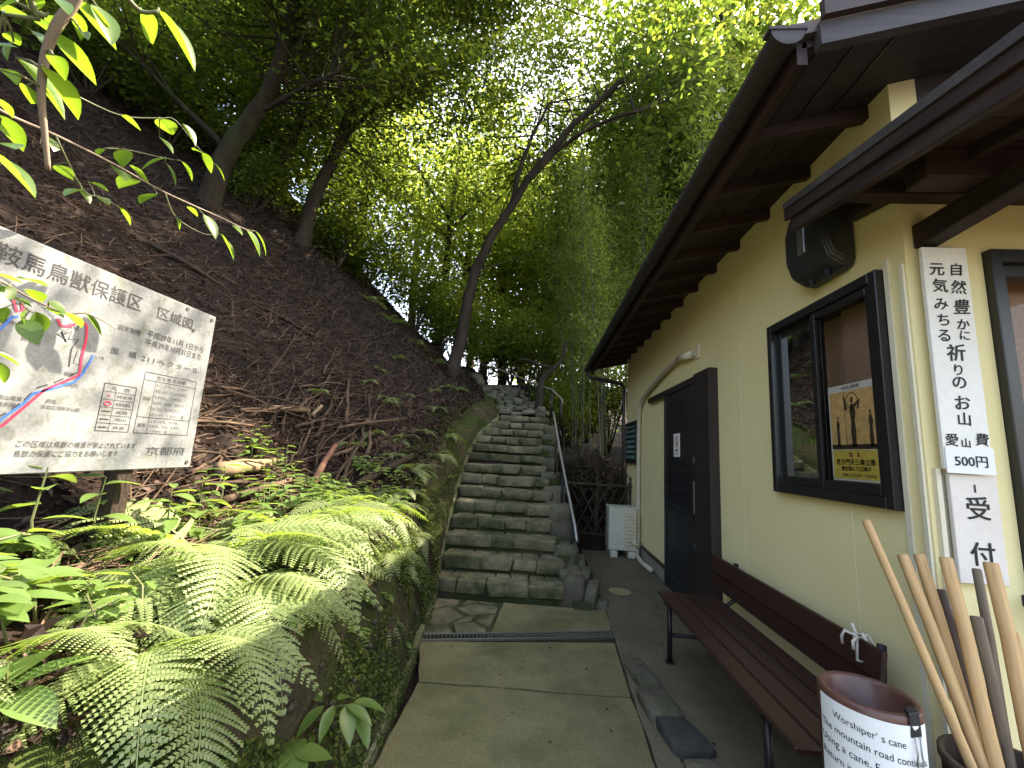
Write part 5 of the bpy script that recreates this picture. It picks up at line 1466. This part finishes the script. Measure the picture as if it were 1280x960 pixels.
for i, (s, y, sx, sy, sz, lb) in enumerate([(.24,1.62,.14,.24,.26,'large grey boulder in the bank below the nearest ferns'), (.22,1.98,.12,.16,.22,'grey stone in the bank behind the palmate seedling'), (.10,2.45,.09,.12,.14,'flat grey stone low in the earth bank near the kerb')]):
    o = link('bank_boulder', stone_proto(120+i,.26,.16)); o.data.materials.append(M['bankstone'])
    x = kerb_x(y)-s; o.location = (x-.02, y, hill_z(x,y)-.14); o.scale = (sx,sy,sz); o.rotation_euler = (.2,.35,.3)
    tag(o, lb, 'boulder')

# ------------------------------------------------------------------ ferns
def frond_mesh(seed, npair=23, wid=.28, arch=.95, droop=.75, pin=.0185):
    """unit-length bipinnate frond growing along +x: pinnae in pairs, each a comb of small pinnules"""
    rng = np.random.default_rng(seed)
    quads = []
    side = rng.normal(0,.06)
    def cpos(t): return np.array([t*(1-.12*t), side*t*t, arch*.62*t - (arch*.62+droop*.34)*t*t])
    def tang(t):
        d = cpos(min(1,t+.02)) - cpos(max(0,t-.02)); return d/np.linalg.norm(d)
    N = 14
    for i in range(N):
        t0, t1 = i/N, (i+1)/N
        w0 = .006*(1-t0)+.0012; w1 = .006*(1-t1)+.0012
        p, q = cpos(t0), cpos(t1)
        quads.append([p+[0,w0,0], p-[0,w0,0], q-[0,w1,0], q+[0,w1,0]])
    for i in range(npair):
        f = i/(npair-1)
        t = .17 + .82*f**.92
        c = cpos(t); tg = tang(t); up = np.cross(tg, [0,1,0]); up = -up/np.linalg.norm(up)
        if up[2] < 0: up = -up
        L = wid*max(.05, (1-f)**.75*(.72+.28*min(1,f/.18)))
        for sd in (-1, 1):
            ang = .22 + .30*f + rng.normal(0,.05)
            d = np.array([0,1,0])*sd*math.cos(ang) + tg*math.sin(ang)
            dr = rng.uniform(.10,.32); cv = rng.uniform(.05,.16)
            fwd_ = np.cross(up, d)
            m = max(3, int(L/.0135))
            for k in range(m):
                u = (k+.7)/m
                pt = c + d*L*u - up*dr*L*u*u + tg*cv*L*u*u
                pl = pin*(1-.62*u)*(.75+.25*(1-f)) + .002
                hw = L/m*.47
                for s2 in (-1, 1):
                    e = fwd_*s2 + d*.45; e /= np.linalg.norm(e)
                    q = pt + e*pl - up*pl*.22
                    quads.append([pt - d*hw*1.0, pt + d*hw*1.0, q + d*hw*.95, q - d*hw*.55])
    return quads_mesh('frond', np.array(quads), M['fern'])
FR = [frond_mesh(70), frond_mesh(71, 24, .30, .8, .9), frond_mesh(72, 22, .27, 1.1, .7), frond_mesh(73, 23, .29, .7, .6)]
FRs = [frond_mesh(74, 14, .24, .8, .8, .022), frond_mesh(75, 15, .26, .7, .9, .022)]
rf_ = random.Random(17)
def fern(x, y, L, n, label, az=None, spread=6.28, small=False, dz=0.0, group='ferns on the bank', tilt=.55):
    z = hill_z(x,y)+dz
    t = empty('fern', (x,y,z)); tag(t, label, 'fern', group)
    if az is None: az = rf_.uniform(0,6.28)
    for i in range(n):
        a = az + spread*((i+.5)/n-.5) + rf_.uniform(-.2,.2)
        o = link('frond', rf_.choice(FRs if small else FR), t)
        s = L*rf_.uniform(.8,1.15)
        o.scale = (s,s,s); o.rotation_euler = (rf_.uniform(-.35,.35), -rf_.uniform(tilt-.55,tilt)*.8, a)
    return t
# sunlit group and shaded ones below, fronds reach towards the path
fern(-1.34,1.74,.80,11,'big sunlit fern right below the map board', -1.0, 4.2, tilt=.55)
fern(-1.24,2.10,.72,11,'big sunlit fern arching over the bank edge at the centre of the fern bed', -.7, 4.0, tilt=.5)
fern(-1.14,1.56,.62,9,'fern half in shade hanging over the bank boulder', -.6, 3.0, tilt=.3)
fern(-1.02,1.22,.56,8,'shaded fern in the lower left foreground', -.8, 3.0, tilt=.35)
fern(-1.18,.95,.46,5,'shaded fern at the left frame edge beside the glossy shoots', -.8, 3.4, tilt=.45)
fern(-1.30,2.32,.64,10,'sunlit fern between the two biggest ferns', -.9, 5.0, tilt=.6)
fern(-1.36,2.95,.50,6,'sunlit fern in front of the thick log', -.6, 5.0, tilt=.55)
fern(-1.48,1.40,.50,5,'fern with drooping fronds at the left below the board', -1.3, 3.6, tilt=.5)
fern(-1.32,2.62,.58,8,'sunlit fern behind the central fern on the bank top', -.5, 4.2, tilt=.5)
fern(-1.30,3.25,.52,8,'pale sunlit fern spilling toward the kerb at mid bank', -.4, 3.6, tilt=.4)
fern(-1.32,3.75,.44,6,'sunlit fern at the right end of the branch pile', -.4, 4.4, tilt=.5)
fern(-1.40,4.25,.46,6,'fern beside the kerb just before the steps', -.3, 3.6, tilt=.45)
fern(-1.42,4.85,.44,6,'fern next to the lowest steps', -.4, 3.6, tilt=.45)
fern(-1.32,5.5,.36,5,'small fern on the bank beside the middle steps', -.3, 3.6, True, tilt=.4)
fern(-1.32,6.2,.32,5,'small fern on the bank beside the upper steps', -.3, 3.6, True, tilt=.4)
fern(-.88,2.02,.22,5,'small shaded fern low on the bank face near the kerb', -.3, 2.4, True, -.30, tilt=.2)
fern(-.94,2.62,.24,5,'small shaded fern on the bank face left of the drain grate', -.3, 2.4, True, -.25, tilt=.2)
fern(-1.00,3.30,.28,5,'small fern on the bank face beyond the drain grate', -.3, 2.4, True, -.1, tilt=.2)
fern(-1.08,3.85,.30,5,'small fern hanging down the bank before the first step', -.2, 2.4, True, -.05, tilt=.2)
fern(-1.00,2.95,.30,5,'dark fern high on the bank face above the drain grate', -.2, 2.6, True, .0, tilt=.25)
for i in range(20):
    y = rf_.uniform(4.6,8.4); x = kerb_x(y) - rf_.uniform(.3,1.9)
    fern(x, y, rf_.uniform(.22,.36), 5, 'small dark fern on the shaded slope beside the steps', -.4, 4.4, True, tilt=.45, group='ferns on the shaded slope')
for (x,y) in ((-2.5,9.3),(-2.9,9.0),(-2.2,9.9),(-3.4,8.7),(-3.9,8.6)):
    fern(x,y,.5,5,'bright fern on the sunlit ridge beside the leaning tree', -.8, 4.5, True, group='ferns on the ridge')

# ------------------------------------------------------------------ broad-leaved seedlings
def blade(L, W, m, seed=0, cup=.15, bend=.25, nseg=7):
    """pointed leaf growing along +x, folded along the midrib and bent down"""
    rng = np.random.default_rng(seed); q = []
    prof = [0.02]+[math.sin(math.pi*(i/nseg)**.82)**.85 for i in range(1,nseg)]+[0.0]
    def pt(i, s):
        t = i/nseg
        return np.array([L*t*(1-.06*bend*t), s*W*.5*prof[i], -bend*L*t*t + abs(s)*cup*W*prof[i]])
    vs = []
    fs = []
    for i in range(nseg+1): vs += [pt(i,-1), pt(i,0), pt(i,1)]
    for i in range(nseg):
        a = 3*i
        fs += [(a,a+3,a+4,a+1),(a+1,a+4,a+5,a+2)]
    me = bpy.data.meshes.new('leaf'); me.from_pydata([tuple(v) for v in vs], [], fs); me.materials.append(m)
    me.polygons.foreach_set('use_smooth',[True]*len(me.polygons)); me.update()
    return me
BL = [blade(1,.42,M['herb'],1), blade(1,.50,M['herb'],2,.1,.35), blade(1,.36,M['herb'],3,.2,.15), blade(1,.72,M['herb'],4,.08,.2)]
rp_ = random.Random(23)
def seedling(kind):
    t = empty('seedling', (0,0,0))
    st = MB()
    if kind == 0:      # upright stem with alternate pointed leaves
        h = .26; st.tube([(0,0,-.03),(.02,.01,h*.5),(.0,.03,h)], [.0035,.003,.002], 5)
        L = [(.35,.085),(.5,.10),(.65,.11),(.78,.11),(.9,.10),(1,.09)]
        for i,(f,s) in enumerate(L):
            o = link('leaf', BL[i%3], t); o.location = (0,.02*f,h*f); o.scale = (s,)*3; o.rotation_euler = (0,-.25+.2*rp_.random(), i*2.4)
    elif kind == 1:    # rosette of round leaves
        st.tube([(0,0,-.03),(0,0,.07)], [.004,.003], 5)
        for i in range(5):
            o = link('leaf', BL[3], t); o.location = (0,0,.06); o.scale = (.085,)*3; o.rotation_euler = (0,-.3+.25*rp_.random(), i*1.26+.2)
    elif kind == 2:    # long-leaved shoot
        h = .16; st.tube([(0,0,-.03),(.01,0,h)], [.004,.0025], 5)
        for i in range(6):
            o = link('leaf', BL[(i+1)%3], t); o.location = (.005,0,h*(.55+.08*i)); o.scale = (.15,)*3; o.rotation_euler = (0,-.15+.3*rp_.random(), i*1.05)
    else:              # low leafy sprig
        st.tube([(0,0,-.03),(.03,.02,.08),(.09,.03,.11)], [.003,.0025,.002], 5)
        for i in range(7):
            f = .2+.8*i/6
            o = link('leaf', BL[i%3], t); o.location = (.09*f,.03*f,.02+.09*f); o.scale = (.07,)*3; o.rotation_euler = (0,-.2, (1 if i%2 else -1)*1.1+.2*rp_.random())
    st.build('stem', M['stem'], t)
    return t
SP = [seedling(k) for k in range(4)]
us = [False]*4
SLB = ['upright seedling with alternate pointed leaves among the ferns','low rosette of round leaves among the ferns','shoot with long glossy leaves at the left edge of the bank','low leafy sprig covering the bank top']
def place(k, x, y, s, label=None, dz=0., rz=None):
    if us[k]: o = copy_tree(SP[k])
    else: o = SP[k]; us[k] = True
    o.location = (x,y,hill_z(x,y)+dz); o.scale = (s,s,s); o.rotation_euler = (rp_.uniform(-.2,.2), rp_.uniform(-.1,.3), rp_.uniform(0,6.28) if rz is None else rz)
    tag(o, label or SLB[k], 'plant', 'undergrowth plants on the bank')
for (x,y,s) in ((-1.56,1.30,1.25),(-1.62,1.55,1.15),(-1.50,1.72,1.0),(-1.58,1.98,1.2),(-1.50,2.25,1.0),(-1.72,2.2,1.2),(-1.66,2.5,1.0),(-1.45,2.8,1.0),(-1.75,1.22,1.2)): place(0,x,y,s)
for (x,y,s) in ((-1.12,1.66,1.0),(-1.40,1.25,.9),(-.98,1.78,.9)): place(1,x,y,s)
for (x,y,s,lb) in ((-1.25,1.02,.95,'glossy long-leaved shoot nearest the left frame edge'),(-1.02,.86,.9,'low glossy long-leaved shoot in the lower left corner'),(-1.40,1.14,1.0,'tall glossy long-leaved shoot below the left part of the board'),(-1.55,1.05,1.0,'glossy long-leaved shoot just under the board at the frame edge')): place(2,x,y,s,lb)
for i in range(120):
    y = rp_.uniform(.7,4.6); sx = rp_.uniform(.35,1.05)
    place(3, kerb_x(y)-sx, y, rp_.uniform(.9,1.7))
for i in range(26):
    y = rp_.uniform(2.2,4.2); sx = rp_.uniform(.55,1.15)
    place(0, kerb_x(y)-sx, y, rp_.uniform(.5,.85))
for i in range(46):
    y = rp_.uniform(1.3,6.5); sx = rp_.uniform(.03,.30)
    place(3, kerb_x(y)-sx, y, rp_.uniform(.45,.9), 'tiny leafy sprig clinging to the mossy bank face')
# sunlit bush in the branch pile
for i in range(7): place(0, -2.02+rp_.uniform(-.12,.12), 3.05+rp_.uniform(-.18,.18), rp_.uniform(.7,1.0), 'upright seedling in the sunlit clump within the branch pile')
# two distinct plants at the foot of the bank
def special(name, label, loc, leaves, stem_pts):
    t = empty(name, loc); tag(t, label, 'plant')
    MB().tube(stem_pts, [.004]*(len(stem_pts)-1)+[.002], 6).build('stem', M['stem'], t, smooth=True)
    for (p, rz, pitch, s, k) in leaves:
        o = link('leaf', BL[k], t); o.location = p; o.rotation_euler = (0,pitch,rz); o.scale = (s,)*3
x, y = -.76, 1.68
special('pinnate_seedling', 'seedling with a drooping fan of pointed glossy leaves at the bank foot', (x,y,.25),
        [((.10,-.02,.20),-.3,.15,.13,2),((.10,-.03,.20),-.9,.35,.13,0),((.06,-.03,.20),-1.5,.4,.12,2),((.02,-.02,.19),-2.1,.35,.12,0),((.12,.0,.20),.25,.1,.13,0),((.0,.0,.19),2.6,.1,.12,2),((.13,-.01,.19),-.55,.55,.14,0),((.05,.02,.19),1.2,.05,.10,1)],
        [(0,0,-.05),(.01,0,.10),(.05,-.01,.18),(.10,-.02,.20)])
x, y = -.735, 1.47
special('four_leaf_seedling', 'low seedling with four broad oval leaves at the bottom edge', (x,y,.31),
        [((0,0,.09),.4,.05,.12,3),((0,0,.09),-1.1,.15,.12,3),((0,0,.09),-2.4,.1,.13,3),((0,0,.09),2.2,.0,.12,3)], [(0,0,-.05),(0,0,.05),(0,0,.09)])

# ------------------------------------------------------------------ overhanging branches in the near left foreground
LA = [(-0.613,0.407,1.934,-0.595,0.454,1.917,0.036),(-0.602,0.422,1.945,-0.574,0.43,1.899,0.0272),(-0.522,0.409,1.918,-0.512,0.429,1.891,0.0334),(-0.53,0.435,1.952,-0.496,0.473,1.899,0.0291),(-0.634,0.405,1.885,-0.617,0.458,1.866,0.0325),(-0.668,0.405,1.848,-0.654,0.46,1.81,0.0506),(-0.587,0.377,1.805,-0.6,0.433,1.787,0.0266),(-0.672,0.386,1.89,-0.645,0.395,1.895,0.0242),(-0.652,0.4,1.9,-0.672,0.435,1.923,0.0211),(-0.582,0.346,1.735,-0.585,0.367,1.733,0.014),(-0.67,0.399,1.765,-0.695,0.452,1.763,0.0256),(-0.675,0.412,1.72,-0.632,0.435,1.679,0.0237),(-0.616,0.355,1.807,-0.603,0.363,1.819,0.0217),(-0.574,0.364,1.859,-0.605,0.394,1.878,0.019),(-0.543,0.346,1.858,-0.519,0.342,1.841,0.0157),(-0.614,0.387,1.79,-0.625,0.405,1.785,0.0218),(-0.671,0.392,1.869,-0.672,0.408,1.869,0.018),(-0.587,0.345,1.768,-0.613,0.378,1.784,0.0179),(-0.572,0.349,1.87,-0.595,0.361,1.864,0.0135),(-0.556,0.383,1.857,-0.535,0.375,1.839,0.0097),(-0.583,0.389,1.896,-0.603,0.419,1.895,0.0148),(-0.545,0.32,1.819,-0.552,0.314,1.806,0.015),(-0.626,0.377,1.707,-0.588,0.373,1.703,0.0367),(-0.546,0.357,1.798,-0.577,0.389,1.815,0.0152),(-0.661,0.395,1.86,-0.664,0.392,1.834,0.0178),(-0.626,0.384,1.863,-0.585,0.38,1.835,0.0184)]
SA = [[(-0.525,0.352,1.922),(-0.553,0.367,1.882),(-0.575,0.372,1.851),(-0.593,0.382,1.818),(-0.606,0.396,1.784),(-0.615,0.413,1.751),(-0.623,0.431,1.713)],[(-0.577,0.332,1.879),(-0.582,0.358,1.853),(-0.585,0.359,1.848),(-0.601,0.346,1.838)],[(-0.518,0.375,1.914),(-0.509,0.398,1.905),(-0.494,0.406,1.914)],[(-0.644,0.361,1.757),(-0.638,0.38,1.747),(-0.635,0.386,1.746)],[(-0.578,0.363,1.855),(-0.59,0.346,1.853)]]
LB = [(-1.281,1.127,2.409,-1.282,1.182,2.408,0.0721),(-1.248,1.175,2.432,-1.224,1.216,2.382,0.0463),(-1.297,1.185,2.309,-1.357,1.157,2.257,0.0654),(-1.37,1.143,2.251,-1.335,1.194,2.213,0.0523),(-1.373,1.108,2.215,-1.336,1.113,2.176,0.0642),(-1.371,1.183,2.225,-1.443,1.185,2.2,0.0723),(-1.299,1.185,2.177,-1.36,1.177,2.156,0.089),(-1.235,1.252,2.384,-1.216,1.301,2.345,0.0599),(-1.257,1.34,2.402,-1.241,1.383,2.369,0.0415),(-1.255,1.203,2.313,-1.243,1.259,2.286,0.0454),(-1.305,1.196,2.302,-1.274,1.239,2.25,0.0394),(-1.315,1.315,2.215,-1.298,1.354,2.207,0.0537),(-1.272,1.343,2.201,-1.221,1.371,2.124,0.0533),(-1.277,1.437,2.176,-1.218,1.475,2.093,0.0617),(-1.253,1.461,2.225,-1.228,1.494,2.203,0.0554),(-1.261,1.545,2.255,-1.225,1.625,2.179,0.0689),(-1.189,1.507,2.229,-1.16,1.584,2.173,0.0346),(-1.348,1.315,2.171,-1.347,1.339,2.133,0.0605),(-1.312,1.166,2.372,-1.266,1.187,2.342,0.0398),(-1.29,1.025,2.327,-1.256,1.063,2.314,0.0562),(-1.394,1.062,2.134,-1.388,1.114,2.152,0.0352),(-1.329,1.004,2.068,-1.341,0.973,2.03,0.0593),(-1.409,1.058,2.103,-1.39,1.079,2.072,0.0376),(-1.402,1.105,2.112,-1.377,1.12,2.094,0.0432),(-1.376,1.143,2.104,-1.364,1.186,2.063,0.0508),(-1.264,1.243,2.387,-1.216,1.237,2.377,0.0268),(-1.38,1.073,2.254,-1.421,1.086,2.246,0.0283),(-1.375,0.963,2.115,-1.376,1.012,2.116,0.0483),(-1.373,0.936,2.178,-1.338,0.934,2.143,0.0364),(-1.307,1.074,2.251,-1.359,1.11,2.227,0.0501)]
SB = [[(-1.362,0.718,2.166),(-1.328,0.804,2.141),(-1.345,0.926,2.178),(-1.345,1.084,2.207),(-1.325,1.235,2.216),(-1.27,1.415,2.233),(-1.231,1.507,2.235),(-1.213,1.538,2.246)],[(-1.305,0.817,2.262),(-1.314,0.916,2.297),(-1.307,1.038,2.339),(-1.279,1.124,2.407),(-1.263,1.164,2.433),(-1.254,1.272,2.399),(-1.243,1.325,2.39)],[(-1.34,1.041,2.23),(-1.328,1.091,2.265),(-1.303,1.19,2.313),(-1.287,1.233,2.336)],[(-1.325,1.235,2.216),(-1.328,1.295,2.159),(-1.303,1.392,2.15),(-1.279,1.438,2.177)],[(-1.345,0.926,2.178),(-1.372,1.037,2.09),(-1.371,1.081,2.097),(-1.368,1.136,2.1)]]
LC = [(-1.225,0.802,1.725,-1.203,0.842,1.721,0.0368),(-1.268,0.874,1.745,-1.27,0.935,1.759,0.0455),(-1.245,0.885,1.723,-1.257,0.922,1.706,0.0451),(-1.201,0.891,1.677,-1.198,0.932,1.669,0.0384),(-1.181,0.916,1.679,-1.185,0.97,1.666,0.0493),(-1.258,0.898,1.678,-1.26,0.889,1.641,0.0385),(-1.263,0.901,1.652,-1.224,0.909,1.599,0.0476),(-1.265,0.922,1.678,-1.273,0.951,1.628,0.0367),(-1.242,0.848,1.557,-1.228,0.892,1.536,0.0153),(-1.291,0.885,1.542,-1.287,0.915,1.494,0.0295),(-1.283,0.882,1.698,-1.259,0.909,1.686,0.0389),(-1.232,0.822,1.705,-1.212,0.839,1.684,0.0392),(-1.186,0.882,1.693,-1.164,0.912,1.679,0.0326),(-1.195,0.973,1.695,-1.197,1.029,1.654,0.0136),(-1.263,0.862,1.669,-1.288,0.876,1.635,0.0313)]
SC_ = [[(-1.297,0.78,1.734),(-1.262,0.84,1.723),(-1.238,0.884,1.7),(-1.204,0.935,1.681),(-1.182,0.959,1.69),(-1.165,0.983,1.683),(-1.143,1.013,1.664)],[(-1.292,0.842,1.554),(-1.268,0.877,1.556)],[(-1.249,0.87,1.694),(-1.242,0.887,1.671),(-1.234,0.899,1.668)]]

LB_ = LB; 
FL = [blade(1,1,M['leaf_front'],5,.10,.16), blade(1,1,M['leaf_front'],6,.16,.06), blade(1,1,M['leaf_front'],7,.06,.28)]
rq = random.Random(8)
def overhang(label, stems, leaves, r, wk):
    b0 = Vector(stems[0][0]); t = empty('overhanging_branch', b0); tag(t, label, 'branch', 'branches hanging into view at left')
    for i, st in enumerate(stems):
        sp_ = smooth_path(st, 4); n = len(sp_)
        k = r if i == 0 else r*.6
        MB().tube([p-b0 for p in sp_], [k*(1-.6*j/(n-1)) for j in range(n)], 7).build('twig', M['twig'] if i == 0 else M['stem'], t, smooth=True)
    for lf_ in leaves:
        a, b, w = Vector(lf_[:3]), Vector(lf_[3:6]), lf_[6]
        d = b-a; L = d.length
        up = Vector((rq.gauss(.2,.25), rq.gauss(-.45,.25), 1)).normalized()
        X = d.normalized(); Y = up.cross(X).normalized(); Z = X.cross(Y)
        me = FL[rq.randrange(3)]
        o = link('leaf', me, t)
        o.matrix_local = Matrix(((X.x*L, Y.x*w*wk, Z.x*L, a.x-b0.x),(X.y*L, Y.y*w*wk, Z.y*L, a.y-b0.y),(X.z*L, Y.z*w*wk, Z.z*L, a.z-b0.z),(0,0,0,1)))
        # petiole back to the nearest stem point
        best = min((p for st in stems for p in smooth_path(st,4)), key=lambda p: (p-a).length)
        if (best-a).length > .004:
            MB().tube([best-b0, best.lerp(a,.5)-b0+Vector((0,0,.004)), a-b0], [.0016,.0013,.0011], 5).build('leaf_stalk', M['stem'], t)
overhang('nearest bright green branch with large leaves in the top left corner', SA, LA, .0065, 1.1)
overhang('thin spray with small glossy leaves reaching right above the map board', SB, LB_, .0042, 1.0)
overhang('leafy twig hanging in front of the map board', SC_, LC, .003, 1.0)
